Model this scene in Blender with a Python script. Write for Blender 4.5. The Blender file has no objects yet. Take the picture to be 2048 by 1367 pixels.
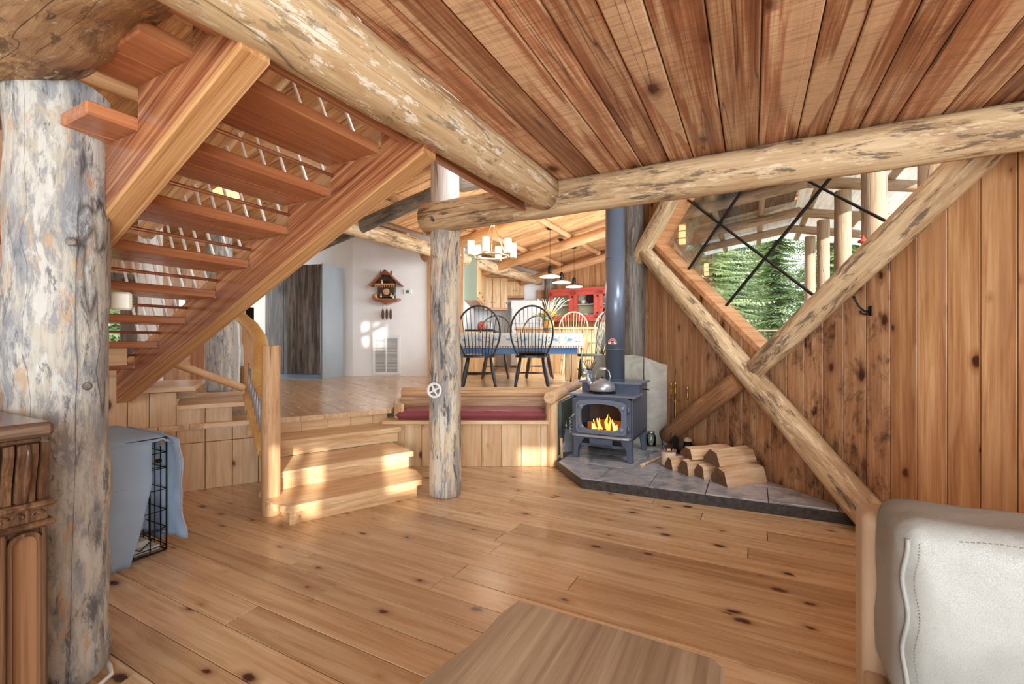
import bpy, bmesh, math, random
from mathutils import Vector, Matrix, noise
random.seed(7)
R = random.random
def U(a, b): return a + (b - a) * R()
SC = bpy.context.scene
COL = SC.collection
PI = math.pi

# ------------------------------------------------------------------ camera, world, lights, exposure
CAMZ, FPX = 1.2, 910.0
cam = bpy.data.objects.new('camera', bpy.data.cameras.new('camera'))
cam.data.lens = 16.0; cam.data.sensor_width = 36.0; cam.data.clip_start = 0.02; cam.data.clip_end = 300
cam.location = (0, 0, CAMZ); cam.rotation_euler = (PI/2, 0, 0)
COL.objects.link(cam); SC.camera = cam
SC.view_settings.view_transform = 'Standard'; SC.view_settings.look = 'None'
SC.view_settings.gamma = 1.0; SC.view_settings.use_curve_mapping = False
SC.view_settings.exposure = 0.26
w = bpy.data.worlds.new('sky'); SC.world = w; w.use_nodes = True
bg = w.node_tree.nodes['Background']
bg.inputs[0].default_value = (0.86, 0.93, 1.0, 1); bg.inputs[1].default_value = 2.4
def lamp(name, kind, loc, direction, energy, color=(1, 1, 1), size=1.0, size_y=None):
    d = bpy.data.lights.new(name, kind); d.energy = energy; d.color = color
    if kind == 'AREA':
        d.size = size
        if size_y: d.shape = 'RECTANGLE'; d.size_y = size_y
    elif kind == 'POINT': d.shadow_soft_size = size
    o = bpy.data.objects.new(name, d); COL.objects.link(o); o.location = loc
    if direction: o.rotation_euler = Vector(direction).to_track_quat('-Z', 'Y').to_euler()
    return o
SUND = Vector((-0.29, 0.90, -0.25)).normalized()
sun = lamp('sun', 'SUN', (6, -18, 9), SUND, 6.0, (1.0, 0.93, 0.82)); sun.data.angle = 0.012
lamp('fill_light_back', 'AREA', (0.35, -2.0, 1.25), (0, 1, 0.06), 215, (0.80, 0.92, 1.0), 3.6, 1.7)  # added fill light behind the camera, not a modelled window
lamp('fill_light_hall', 'AREA', (2.35, 7.6, 1.9), (-0.885, 0.466, -0.05), 210, (0.80, 0.92, 1.0), 3.5, 1.7)  # added fill, hidden behind the corner post to brighten the hall
lamp('fill_light_loft', 'AREA', (2.3, 2.3, 3.2), (-0.75, 0.65, 0.0), 150, (0.80, 0.92, 1.0), 1.6, 0.9)  # unseen fill light added above the plank ceiling for stair and hall
lamp('fill_light_left', 'AREA', (-4.6, 0.2, 1.4), (0.95, 0.35, 0.0), 6, (0.80, 0.92, 1.0), 1.3, 1.3)  # weak extra fill added from the left, out of view

# ------------------------------------------------------------------ frames
AX = Vector((0.4664, 0.8846, 0)); BX = Vector((0.8846, -0.4664, 0)); UP = Vector((0, 0, 1))
def P(u, v, Y): return Vector(((u-1024)/FPX*Y, Y, CAMZ-(v-683.5)/FPX*Y))
def ab(a, b, z=0.0): return AX*a + BX*b + Vector((0, 0, z))
def frame(o, ex, ey, ez):
    M = Matrix.Identity(4)
    for i in range(3):
        M[i][0] = ex[i]; M[i][1] = ey[i]; M[i][2] = ez[i]; M[i][3] = o[i]
    return M
def zframe(p0, p1):
    d = (Vector(p1)-Vector(p0)).normalized()
    h = UP if abs(d.z) < 0.95 else Vector((1, 0, 0))
    ex = h.cross(d).normalized(); ey = d.cross(ex)
    return frame(Vector(p0), ex, ey, d)
def T(x, y, z, rz=0.0): return Matrix.Translation((x, y, z)) @ Matrix.Rotation(rz, 4, 'Z')
RX = lambda a: Matrix.Rotation(a, 4, 'X')
RY = lambda a: Matrix.Rotation(a, 4, 'Y')
RZ = lambda a: Matrix.Rotation(a, 4, 'Z')
ROT_AB = math.atan2(BX.y, BX.x)          # local x along B, local y along A

# ------------------------------------------------------------------ mesh builder
class MB:
    def __init__(s): s.v = []; s.f = []; s.mi = []; s.sm = []
    def add(s, vs, fs, M=None, mi=0, sm=False):
        n = len(s.v)
        for p in vs:
            p = Vector(p); s.v.append(M @ p if M else p)
        for f in fs: s.f.append([i+n for i in f]); s.mi.append(mi); s.sm.append(sm)
        return s
    def box(s, x0, x1, y0, y1, z0, z1, M=None, ch=0.0, mi=0):
        if ch <= 0:
            vs = [(x, y, z) for z in (z0, z1) for y in (y0, y1) for x in (x0, x1)]
            return s.add(vs, [(0,2,3,1),(4,5,7,6),(0,1,5,4),(2,6,7,3),(0,4,6,2),(1,3,7,5)], M, mi)
        c = min(ch, (x1-x0)*.45, (y1-y0)*.45, (z1-z0)*.45)
        vs = []; X = (x0, x1); Y = (y0, y1); Z = (z0, z1)
        idx = {}
        for i in (0, 1):
            for j in (0, 1):
                for k in (0, 1):
                    sx, sy, sz = (1, -1)[i]*c, (1, -1)[j]*c, (1, -1)[k]*c
                    idx[i, j, k, 0] = len(vs); vs.append((X[i], Y[j]+sy, Z[k]+sz))
                    idx[i, j, k, 1] = len(vs); vs.append((X[i]+sx, Y[j], Z[k]+sz))
                    idx[i, j, k, 2] = len(vs); vs.append((X[i]+sx, Y[j]+sy, Z[k]))
        fs = []
        def q(*k): fs.append([idx[t] for t in k])
        for i in (0, 1):
            a = [(i,0,0,0),(i,1,0,0),(i,1,1,0),(i,0,1,0)]; q(*(a if i else a[::-1]))
            a = [(0,i,0,1),(1,i,0,1),(1,i,1,1),(0,i,1,1)]; q(*(a[::-1] if i else a))
            a = [(0,0,i,2),(1,0,i,2),(1,1,i,2),(0,1,i,2)]; q(*(a if i else a[::-1]))
        for i in (0, 1):
            for j in (0, 1):
                e = (i == j)
                a = [(i,j,0,0),(i,j,1,0),(i,j,1,1),(i,j,0,1)]; q(*(a if not e else a[::-1]))
                a = [(i,0,j,0),(i,1,j,0),(i,1,j,2),(i,0,j,2)]; q(*(a if not e else a[::-1]))
                a = [(0,i,j,1),(1,i,j,1),(1,i,j,2),(0,i,j,2)]; q(*(a if not e else a[::-1]))
                for k in (0, 1):
                    q((i,j,k,0),(i,j,k,1),(i,j,k,2))
        n0 = len(s.v)
        return s.add(vs, fs, M, mi)
    def bar(s, p0, p1, wx, wy, ch=0.0, M=None):
        F = zframe(p0, p1); L = (Vector(p1)-Vector(p0)).length
        return s.box(-wx/2, wx/2, -wy/2, wy/2, 0, L, (M @ F) if M else F, ch)
    def tube(s, pts, rad, seg=10, M=None, cap=True, mi=0, capmi=None, sm=True, wob=0.0, seed=0.0, sq=1.0):
        pts = [Vector(p) for p in pts]; n = len(pts)
        if not isinstance(rad, (list, tuple)): rad = [rad]*n
        vs = []; fs = []
        t0 = (pts[1]-pts[0]).normalized()
        h = UP if abs(t0.z) < 0.9 else Vector((1, 0, 0))
        ex = h.cross(t0).normalized()
        for i, p in enumerate(pts):
            t = (pts[min(i+1, n-1)]-pts[max(i-1, 0)])
            t = t.normalized() if t.length > 1e-9 else t0
            ex = (ex - t*ex.dot(t)); ex = ex.normalized() if ex.length > 1e-6 else t.orthogonal().normalized()
            ey = t.cross(ex)
            for k in range(seg):
                a = 2*PI*k/seg; r = rad[i]
                if wob:
                    q = Vector((math.cos(a)*1.3, math.sin(a)*1.3, i*0.45+seed))
                    r *= 1 + wob*noise.noise(q) + wob*0.5*noise.noise(q*2.7)
                vs.append(p + ex*(math.cos(a)*r) + ey*(math.sin(a)*r*sq))
        for i in range(n-1):
            for k in range(seg):
                a, b = i*seg+k, i*seg+(k+1) % seg
                fs.append((a, b, b+seg, a+seg))
        s.add(vs, fs, M, mi, sm)
        if cap:
            n0 = len(s.v)-len(vs); cm = mi if capmi is None else capmi
            s.f.append([n0+k for k in range(seg)][::-1]); s.mi.append(cm); s.sm.append(False)
            s.f.append([n0+(n-1)*seg+k for k in range(seg)]); s.mi.append(cm); s.sm.append(False)
        return s
    def lathe(s, prof, seg=20, M=None, mi=0, sm=True, cap=True):
        vs = []; fs = []; n = len(prof)
        for r, z in prof:
            for k in range(seg):
                a = 2*PI*k/seg; vs.append((r*math.cos(a), r*math.sin(a), z))
        for i in range(n-1):
            for k in range(seg):
                a, b = i*seg+k, i*seg+(k+1) % seg
                fs.append((a, b, b+seg, a+seg))
        s.add(vs, fs, M, mi, sm)
        if cap:
            n0 = len(s.v)-len(vs)
            if prof[0][0] > 1e-5: s.f.append([n0+k for k in range(seg)][::-1]); s.mi.append(mi); s.sm.append(False)
            if prof[-1][0] > 1e-5: s.f.append([n0+(n-1)*seg+k for k in range(seg)]); s.mi.append(mi); s.sm.append(False)
        return s
    def prism(s, poly, z0, z1, M=None, mi=0, ch=0.0, sm=False):
        n = len(poly)
        ar = sum(poly[i][0]*poly[(i+1) % n][1]-poly[(i+1) % n][0]*poly[i][1] for i in range(n))
        if ar < 0: poly = poly[::-1]
        vs = [(x, y, z0) for x, y in poly]
        if ch > 0:
            ins = inset(poly, ch)
            vs += [(x, y, z1-ch) for x, y in poly] + [(x, y, z1) for x, y in ins]; L = 3
        else:
            vs += [(x, y, z1) for x, y in poly]; L = 2
        fs = [list(range(n))[::-1], [(L-1)*n+k for k in range(n)]]
        for l in range(L-1):
            for k in range(n):
                a, b = l*n+k, l*n+(k+1) % n
                fs.append((a, b, b+n, a+n))
        return s.add(vs, fs, M, mi, sm)
    def ring(s, outer, inner, z0, z1, M=None, mi=0):
        n = len(outer); vs = []
        for z in (z0, z1):
            vs += [(x, y, z) for x, y in outer]; vs += [(x, y, z) for x, y in inner]
        fs = []
        for k in range(n):
            j = (k+1) % n
            fs += [(2*n+k, 2*n+j, 3*n+j, 3*n+k), (k, n+k, n+j, j), (k, j, 2*n+j, 2*n+k), (n+k, 3*n+k, 3*n+j, n+j)]
        return s.add(vs, fs, M, mi)
    def sphere(s, c, r, seg=12, rings=8, M=None, mi=0, sc=(1, 1, 1)):
        prof = [(math.sin(PI*i/rings)*r, -math.cos(PI*i/rings)*r) for i in range(rings+1)]
        Q = Matrix.Translation(c) @ Matrix.Diagonal((sc[0], sc[1], sc[2], 1))
        return s.lathe(prof, seg, (M @ Q) if M else Q, mi, True, False)
    def mesh(s, name, mats):
        me = bpy.data.meshes.new(name)
        me.from_pydata([tuple(p) for p in s.v], [], s.f)
        for m in (mats if isinstance(mats, (list, tuple)) else [mats]): me.materials.append(m)
        me.polygons.foreach_set('material_index', s.mi)
        me.polygons.foreach_set('use_smooth', s.sm)
        me.update()
        bm = bmesh.new(); bm.from_mesh(me); bmesh.ops.recalc_face_normals(bm, faces=bm.faces); bm.to_mesh(me); bm.free()
        return me
    def build(s, name, mats, parent=None, M=None):
        o = bpy.data.objects.new(name, s.mesh(name, mats)); COL.objects.link(o)
        if parent: o.parent = parent
        if M is not None: o.matrix_basis = M
        return o
def inset(poly, d):
    n = len(poly); out = []
    for i in range(n):
        p0, p1, p2 = Vector(poly[i-1]).to_2d(), Vector(poly[i]).to_2d(), Vector(poly[(i+1) % n]).to_2d()
        e1, e2 = (p1-p0), (p2-p1)
        if e1.length < 1e-6 or e2.length < 1e-6: out.append((p1.x, p1.y)); continue
        e1.normalize(); e2.normalize()
        n1 = Vector((-e1.y, e1.x)); n2 = Vector((-e2.y, e2.x)); b = n1+n2
        if b.length < 1e-3: out.append((p1.x, p1.y)); continue
        b.normalize(); k = d/max(0.35, b.dot(n1)); q = p1+b*k; out.append((q.x, q.y))
    return out
def wm(o):
    M = o.matrix_basis.copy()
    while o.parent: o = o.parent; M = o.matrix_basis @ M
    return M
def place(o, M, parent=None):
    if parent: o.parent = parent; o.matrix_basis = wm(parent).inverted() @ M
    else: o.matrix_basis = M
    return o
def tag(o, label=None, cat=None, group=None, kind=None):
    if label: o['label'] = label
    if cat: o['category'] = cat
    if group: o['group'] = group
    if kind: o['kind'] = kind
    return o
def thing(name, label, cat, loc=(0, 0, 0), rz=0.0, group=None):
    o = bpy.data.objects.new(name, None); COL.objects.link(o); o.empty_display_size = 0.05
    o.location = loc; o.rotation_euler = (0, 0, rz)
    o.matrix_basis = Matrix.Translation(loc) @ Matrix.Rotation(rz, 4, 'Z')
    return tag(o, label, cat, group)
def struct(name, label):
    o = bpy.data.objects.new(name, None); COL.objects.link(o)
    return tag(o, label, kind='structure')
def copy_tree(o, parent=None):
    c = o.copy(); COL.objects.link(c)
    if parent: c.parent = parent
    for ch in o.children: copy_tree(ch, c)
    return c
def clip(poly, planes):
    for (px, py), (nx, ny) in planes:
        out = []; n = len(poly)
        for i in range(n):
            a, b = poly[i], poly[(i+1) % n]
            da = (a[0]-px)*nx+(a[1]-py)*ny; db = (b[0]-px)*nx+(b[1]-py)*ny
            if da >= 0: out.append(a)
            if (da >= 0) != (db >= 0):
                t = da/(da-db); out.append((a[0]+(b[0]-a[0])*t, a[1]+(b[1]-a[1])*t))
        poly = out
        if len(poly) < 3: return []
    res = []
    for p in poly:
        if not res or (abs(p[0]-res[-1][0])+abs(p[1]-res[-1][1])) > 1e-4: res.append(p)
    if len(res) > 2 and abs(res[0][0]-res[-1][0])+abs(res[0][1]-res[-1][1]) < 1e-4: res.pop()
    return res if len(res) > 2 else []
def parea(p): return abs(sum(p[i][0]*p[(i+1) % len(p)][1]-p[(i+1) % len(p)][0]*p[i][1] for i in range(len(p))))/2
def hull_planes(poly):
    n = len(poly); ar = sum(poly[i][0]*poly[(i+1) % n][1]-poly[(i+1) % n][0]*poly[i][1] for i in range(n))
    if ar < 0: poly = poly[::-1]
    return [(poly[i], (-(poly[(i+1) % n][1]-poly[i][1]), poly[(i+1) % n][0]-poly[i][0])) for i in range(n)]
def piece(name, poly, th, F, mat, parent, ch=0.004, lift=0.0):
    """one board or tile: polygon in the plane of frame F, top face at 0, thickness th below"""
    cx = sum(p[0] for p in poly)/len(poly); cy = sum(p[1] for p in poly)/len(poly)
    m = MB().prism([(x-cx, y-cy) for x, y in poly], -th, lift, None, 0, ch)
    o = m.build(name, mat)
    return place(o, F @ Matrix.Translation((cx, cy, 0)), parent)
def planks(name, F, u0, u1, v0, v1, width, seg, planes, th, mat, parent, gap=0.003, ch=0.004, jitter=0.0015, voff=0.0):
    """boards along x of frame F in rows of y, clipped by half planes given in the frame's own 2-D"""
    v = v0 + voff; out = []
    while v < v1 - 1e-6:
        wv = width if not isinstance(width, tuple) else U(*width)
        a = u0 - (U(0, seg[1]) if seg else 0)
        while a < u1:
            L = U(*seg) if seg else (u1-u0)
            xa, xb, va, vb = max(a+gap/2, u0), min(a+L-gap/2, u1), v+gap/2, min(v+wv-gap/2, v1)
            poly = clip([(xa, va), (xb, va), (xb, vb), (xa, vb)], planes) if xb-xa > .01 and vb-va > .01 else []
            if poly and parea(poly) > 0.002:
                out.append(piece(name, poly, th, F, mat, parent, ch, U(-jitter, jitter)))
            a += L
        v += wv
    return out
def to2d(F, pts):
    I = F.inverted(); r = []
    for p in pts:
        q = I @ Vector((p[0], p[1], p[2] if len(p) > 2 else F[2][3])); r.append((q.x, q.y))
    return r

# ------------------------------------------------------------------ materials
def C(r, g, b):
    f = lambda c: (c/255/12.92) if c <= 10 else ((c/255+0.055)/1.055)**2.4
    return (f(r), f(g), f(b), 1)
MATS = {}
def des(c, k=0.08, g=1.0):
    c = (c[0]*.95, c[1]*1.04, c[2]*1.16); y = 0.3*c[0]+0.55*c[1]+0.15*c[2]
    return tuple(min(0.92, (x+(y-x)*k)*g) for x in c[:3])+(1,)
class NT:
    def __init__(s, name):
        s.m = bpy.data.materials.new(name); s.m.use_nodes = True; s.t = s.m.node_tree
        s.b = s.t.nodes['Principled BSDF']; s.out = s.t.nodes['Material Output']
    def n(s, t, **k):
        o = s.t.nodes.new(t)
        for a, v in k.items():
            if a[0] == '_': o.inputs[int(a[1:])].default_value = v
            else: setattr(o, a, v)
        return o
    def l(s, a, b): s.t.links.new(a, b)
    def math(s, op, a, b=None, c=None):
        o = s.n('ShaderNodeMath', operation=op)
        for i, x in enumerate((a, b, c)):
            if x is None: continue
            if isinstance(x, (int, float)): o.inputs[i].default_value = x
            else: s.l(x, o.inputs[i])
        return o.outputs[0]
    def vmul(s, v, sc):
        o = s.n('ShaderNodeVectorMath', operation='MULTIPLY'); s.l(v, o.inputs[0]); o.inputs[1].default_value = sc; return o.outputs[0]
    def noise(s, v, scale, detail=4, rough=0.55, dist=0.0, dim='3D'):
        o = s.n('ShaderNodeTexNoise', noise_dimensions=dim); s.l(v, o.inputs['Vector'])
        o.inputs['Scale'].default_value = scale; o.inputs['Detail'].default_value = detail
        o.inputs['Roughness'].default_value = rough; o.inputs['Distortion'].default_value = dist
        return o.outputs[0]
    def ramp(s, fac, stops, interp='LINEAR'):
        o = s.n('ShaderNodeValToRGB'); r = o.color_ramp; r.interpolation = interp
        while len(r.elements) < len(stops): r.elements.new(0.5)
        for e, (p, c) in zip(r.elements, stops): e.position = p; e.color = c if not isinstance(c, (int, float)) else (c, c, c, 1)
        s.l(fac, o.inputs[0]); return o.outputs[0]
    def mix(s, fac, a, b, mode='MIX'):
        o = s.n('ShaderNodeMix', data_type='RGBA', blend_type=mode)
        for sock, x in ((0, fac), (6, a), (7, b)):
            if isinstance(x, (int, float)): o.inputs[sock].default_value = x
            elif isinstance(x, tuple): o.inputs[sock].default_value = x
            else: s.l(x, o.inputs[sock])
        return o.outputs[2]
    def bump(s, h, strength=0.2, dist=0.01):
        o = s.n('ShaderNodeBump'); o.inputs['Strength'].default_value = strength; o.inputs['Distance'].default_value = dist
        s.l(h, o.inputs['Height']); s.l(o.outputs[0], s.b.inputs['Normal'])
    def coords(s, rnd=True):
        tc = s.n('ShaderNodeTexCoord'); v = tc.outputs['Object']
        s.rnd = s.n('ShaderNodeObjectInfo').outputs['Random']
        if rnd:
            a = s.n('ShaderNodeVectorMath', operation='MULTIPLY_ADD')
            cx = s.n('ShaderNodeCombineXYZ')
            for i in range(3): s.l(s.math('MULTIPLY', s.rnd, (37.1, 91.7, 53.3)[i]), cx.inputs[i])
            s.l(v, a.inputs[0]); a.inputs[1].default_value = (1, 1, 1); s.l(cx.outputs[0], a.inputs[2]); v = a.outputs[0]
        return v
def plain(name, col, rough=0.5, metal=0.0, emis=None, estr=0.0, bump=0.0, bscale=60, var=0.0, spec=0.5):
    if name in MATS: return MATS[name]
    t = NT(name); v = t.coords()
    n = t.noise(v, bscale, 3)
    d = tuple(c*(1-max(var, 0.06)) for c in col[:3])+(1,)
    t.l(t.ramp(n, [(0.3, d), (0.7, col)]), t.b.inputs['Base Color'])
    t.b.inputs['Roughness'].default_value = rough; t.b.inputs['Metallic'].default_value = metal
    t.b.inputs['Specular IOR Level'].default_value = spec
    if emis: t.b.inputs['Emission Color'].default_value = emis; t.b.inputs['Emission Strength'].default_value = estr
    if bump: t.bump(n, bump)
    MATS[name] = t.m; return t.m
def wood(name, dark, mid, light, axis='x', knots=0.0, knotc=C(84, 44, 20), rough=0.4, g=1.0, var=0.5, tint=None, sapwood=0.0, stain=0.0, saw=0.0, coat=0.0, kscale=1.0, gc=1.0, crack=0.0, el=0.09):
    if name in MATS: return MATS[name]
    dark, mid, light = des(dark), des(mid), des(light)
    t = NT(name); v = t.coords()
    sc = {'x': (el, 1, 1), 'y': (1, el, 1), 'z': (1, 1, el)}[axis]
    sv = t.vmul(v, sc)
    warp = t.noise(sv, 3.0*g, 2, 0.5)
    wv = t.n('ShaderNodeVectorMath', operation='ADD'); t.l(sv, wv.inputs[0])
    cw = t.n('ShaderNodeCombineXYZ'); k = t.math('MULTIPLY', warp, 0.10)
    for i in range(3): t.l(k, cw.inputs[i])
    t.l(cw.outputs[0], wv.inputs[1]); wv = wv.outputs[0]
    g1 = t.noise(wv, 26*g, 5, 0.62, 0.4)
    g2 = t.noise(t.vmul(wv, {'x': (0.25, 1, 1), 'y': (1, 0.25, 1), 'z': (1, 1, 0.25)}[axis]), 110*g, 3, 0.6)
    broad = t.noise(sv, 7*g, 2, 0.5)
    gg = t.math('ADD', t.math('MULTIPLY', g1, 0.55), t.math('ADD', t.math('MULTIPLY', g2, 0.25), t.math('MULTIPLY', broad, 0.25)))
    col = t.ramp(gg, [(0.52-.12/gc, dark), (0.52, mid), (0.52+.11/gc, light)])
    # boards differ
    r2 = t.math('FRACT', t.math('MULTIPLY', t.rnd, 7.31))
    lo = tuple(1-var*(0.42, 0.5, 0.58)[i] for i in range(3))+(1,); hi = (1.0+0.22*var, 1.0+0.25*var, 1.0+0.3*var, 1)
    col = t.mix(1.0, col, t.ramp(r2, [(0.0, lo), (0.5, (1, 1, 1, 1)), (1.0, hi)]), 'MULTIPLY')
    if tint: col = t.mix(t.math('MULTIPLY', t.math('FRACT', t.math('MULTIPLY', t.rnd, 3.77)), 0.45), col, tint)
    if sapwood:
        s1 = t.noise(t.vmul(v, {'x': (0.25, 2.6, 1), 'y': (2.6, 0.25, 1), 'z': (2.6, 2.6, 0.25)}[axis]), 2.2, 2, 0.5, 0.5)
        col = t.mix(t.math('MULTIPLY', t.ramp(s1, [(0.55, 0.0), (0.575, 1.0)]), sapwood), col, light)
    if knots:
        kv = t.vmul(v, (3.3*kscale, 6.5*kscale, 1) if axis == 'x' else (6.5, 3.3, 1))
        kn = t.noise(v, 30, 2); kadd = t.n('ShaderNodeVectorMath', operation='ADD')
        kc = t.n('ShaderNodeCombineXYZ'); kk = t.math('MULTIPLY', kn, 0.10)
        for i in range(2): t.l(kk, kc.inputs[i])
        t.l(kv, kadd.inputs[0]); t.l(kc.outputs[0], kadd.inputs[1])
        vo = t.n('ShaderNodeTexVoronoi', voronoi_dimensions='2D', feature='F1'); t.l(kadd.outputs[0], vo.inputs['Vector'])
        vo.inputs['Scale'].default_value = 1.0; vo.inputs['Randomness'].default_value = 1.0
        sepc = t.n('ShaderNodeSeparateColor'); t.l(vo.outputs['Color'], sepc.inputs[0])
        size = t.math('MULTIPLY', t.math('SUBTRACT', sepc.outputs[0], 1-knots), 0.20/max(knots, .2))   # only some cells carry a knot
        d = t.math('SUBTRACT', size, t.math('MULTIPLY', vo.outputs['Distance'], 1.0))
        halo = t.ramp(d, [(0.0, 0.0), (0.06, 0.35), (0.10, 1.0)])
        kcol = t.ramp(t.math('ADD', t.math('MULTIPLY', d, 3.0), t.math('MULTIPLY', g2, 0.3)), [(0.1, mid), (0.35, knotc), (0.7, tuple(c*0.45 for c in knotc[:3])+(1,))])
        dz = t.math('ADD', d, 0.10)
        col = t.mix(t.math('MULTIPLY', t.ramp(dz, [(0.0, 0.0), (0.13, 0.55)]), t.ramp(sepc.outputs[0], [(1-knots, 0.0), (min(0.999, 1-knots+.05), 1.0)])), col, dark)
        col = t.mix(halo, col, kcol)
    if saw:
        sw = t.noise(t.vmul(v, (1, 0.06, 1)), 85, 3, 0.7)
        col = t.mix(t.math('MULTIPLY', t.ramp(sw, [(0.45, 0.0), (0.7, 1.0)]), saw), col, dark)
    if crack:
        ck = t.noise(t.vmul(v, (0.035, 1, 1)), 4.2, 3, 0.6, 0.1)
        col = t.mix(t.math('MULTIPLY', t.ramp(t.math('ABSOLUTE', t.math('SUBTRACT', ck, 0.5)), [(0.0, 1.0), (0.0045, 0.0)]), crack), col, C(58, 30, 18))
    if stain:
        st = t.noise(t.vmul(v, (0.5, 1, 1)), 9, 7, 0.72, 0.4)
        col = t.mix(t.math('MULTIPLY', t.ramp(st, [(0.50, 0.0), (0.66, 1.0)]), stain), col, C(52, 27, 14))
    t.l(col, t.b.inputs['Base Color'])
    t.l(t.math('ADD', t.math('MULTIPLY', g1, 0.2), rough-0.1), t.b.inputs['Roughness'])
    t.b.inputs['Specular IOR Level'].default_value = 0.4
    if coat: t.b.inputs['Coat Weight'].default_value = coat; t.b.inputs['Coat Roughness'].default_value = 0.16
    t.bump(gg, 0.15, 0.004)
    MATS[name] = t.m; return t.m
def bark(name, base, patches, axis_scale=0.35, scale=9.0, rough=0.7, crack=True, bump=0.4):
    """peeled log: base tone with blotches left by bark, grain and cracks along local z"""
    if name in MATS: return MATS[name]
    base = tuple(des(c, .06, 1.0) for c in base)
    t = NT(name); v = t.coords()
    sv = t.vmul(v, (1, 1, axis_scale))
    fib = t.noise(t.vmul(v, (1, 1, 0.05)), 60, 4, 0.6)
    col = t.ramp(t.math('ADD', t.math('MULTIPLY', fib, 0.6), t.math('MULTIPLY', t.noise(sv, 5, 3), 0.4)), [(0.36, base[0]), (0.62, base[1])])
    h = fib
    for i, (c, sc, lo, hi, amt) in enumerate(patches):
        off = t.n('ShaderNodeVectorMath', operation='ADD'); t.l(sv, off.inputs[0]); off.inputs[1].default_value = (i*7.3, i*3.1, i*5.7)
        p = t.noise(off.outputs[0], scale*sc, 8, 0.74, 0.35)
        m = t.math('MULTIPLY', t.ramp(p, [(lo, 0.0), (hi, 1.0)]), amt)
        col = t.mix(m, col, c); h = t.math('ADD', h, t.math('MULTIPLY', m, 0.35))
    if crack:
        ck = t.noise(t.vmul(v, (1, 1, 0.035)), 7, 2, 0.5, 0.3)
        cm = t.ramp(t.math('ABSOLUTE', t.math('SUBTRACT', ck, 0.5)), [(0.0, 1.0), (0.006, 0.0)])
        col = t.mix(t.math('MULTIPLY', cm, 0.75), col, C(48, 34, 24)); h = t.math('SUBTRACT', h, t.math('MULTIPLY', cm, 0.35))
    t.l(col, t.b.inputs['Base Color']); t.b.inputs['Roughness'].default_value = rough
    t.bump(h, bump, 0.006)
    MATS[name] = t.m; return t.m
def endgrain(name, c1, c2):
    if name in MATS: return MATS[name]
    t = NT(name); v = t.coords(False)
    wv = t.n('ShaderNodeTexWave', wave_type='RINGS', rings_direction='Z'); t.l(v, wv.inputs[0])
    wv.inputs['Scale'].default_value = 22; wv.inputs['Distortion'].default_value = 2.0; wv.inputs['Detail'].default_value = 3
    t.l(t.ramp(wv.outputs[1], [(0.2, c1), (0.8, c2)]), t.b.inputs['Base Color']); t.b.inputs['Roughness'].default_value = 0.75
    MATS[name] = t.m; return t.m

M_floor = wood('floor_pine', C(180, 128, 80), C(214, 168, 116), C(238, 202, 154), knots=0.55, rough=0.28, var=0.55, knotc=C(88, 50, 32), coat=0.12, gc=.7, el=.05)
M_upfloor = wood('upper_floor_pine', C(190, 138, 92), C(222, 176, 126), C(240, 206, 162), knots=0.2, rough=0.24, var=0.25, coat=0.25, gc=.5)
M_ceil = wood('ceiling_cedar', C(122, 66, 38), C(184, 114, 68), C(236, 186, 134), knots=0.35, rough=0.34, var=0.8, sapwood=0.7, saw=0.5, knotc=C(104, 54, 30), kscale=0.7, coat=0.16, crack=.85, el=.05)
M_roof = wood('roof_pine', C(172, 104, 52), C(214, 148, 86), C(236, 184, 122), rough=0.5, var=0.4, knots=0.15)
M_wall = wood('wall_cedar', C(150, 90, 48), C(190, 126, 72), C(220, 162, 104), knots=0.45, rough=0.38, var=0.38, sapwood=0.3, knotc=C(86, 44, 26), coat=0.06, gc=.8, crack=.3, el=.05)
M_wallst = wood('wall_cedar_stained', C(136, 84, 48), C(178, 120, 74), C(206, 154, 104), knots=0.3, rough=0.5, var=0.3, stain=0.95, gc=.8)
M_skirt = wood('skirting_pine', C(196, 138, 84), C(222, 174, 120), C(238, 202, 154), knots=0.26, rough=0.4, var=0.26, knotc=C(92, 56, 34), gc=.6)
M_step = wood('step_fir', C(200, 140, 84), C(228, 178, 122), C(244, 212, 164), knots=0.12, rough=0.34, var=0.14, g=1.3, coat=0.08, gc=.75)
M_stair = wood('stair_fir', C(146, 76, 38), C(188, 110, 60), C(216, 144, 90), knots=0.1, rough=0.28, var=0.25, g=1.6, coat=0.2, gc=.6, el=0.03)
M_string = wood('stringer_fir', C(112, 54, 28), C(166, 94, 52), C(210, 142, 88), rough=0.2, var=0.06, g=2.2, coat=0.5, el=0.02)
M_cap = wood('stringer_cap_fir', C(172, 106, 54), C(206, 142, 80), C(230, 176, 112), rough=0.3, var=0.05, g=2.2, coat=0.2, el=0.015)
M_table = wood('coffee_table_slab', C(112, 84, 60), C(152, 120, 88), C(190, 160, 124), axis='y', rough=0.3, var=0.05, g=0.7, sapwood=0.45, gc=.7, el=.05, crack=0)
M_oak = wood('carved_oak', C(54, 31, 17), C(88, 54, 31), C(122, 82, 50), axis='z', rough=0.32, var=0.12, g=1.8, el=.03)
M_oaktop = wood('oak_top', C(78, 54, 36), C(108, 80, 58), C(140, 110, 84), rough=0.25, var=0.1, g=1.2, coat=0.3)
M_trim = wood('trim_fir', C(178, 108, 58), C(208, 142, 86), C(228, 168, 112), axis='z', rough=0.4, var=0.2, el=.04)
M_cab = wood('kitchen_pine', C(196, 138, 78), C(222, 170, 106), C(238, 196, 138), axis='z', rough=0.4, var=0.12)
M_cabx = wood('kitchen_pine_x', C(180, 108, 56), C(206, 136, 78), C(226, 166, 106), axis='x', rough=0.4, var=0.12)
M_light = wood('pale_beech', C(204, 152, 96), C(226, 182, 126), C(240, 206, 156), axis='z', rough=0.4, var=0.1)
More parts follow.
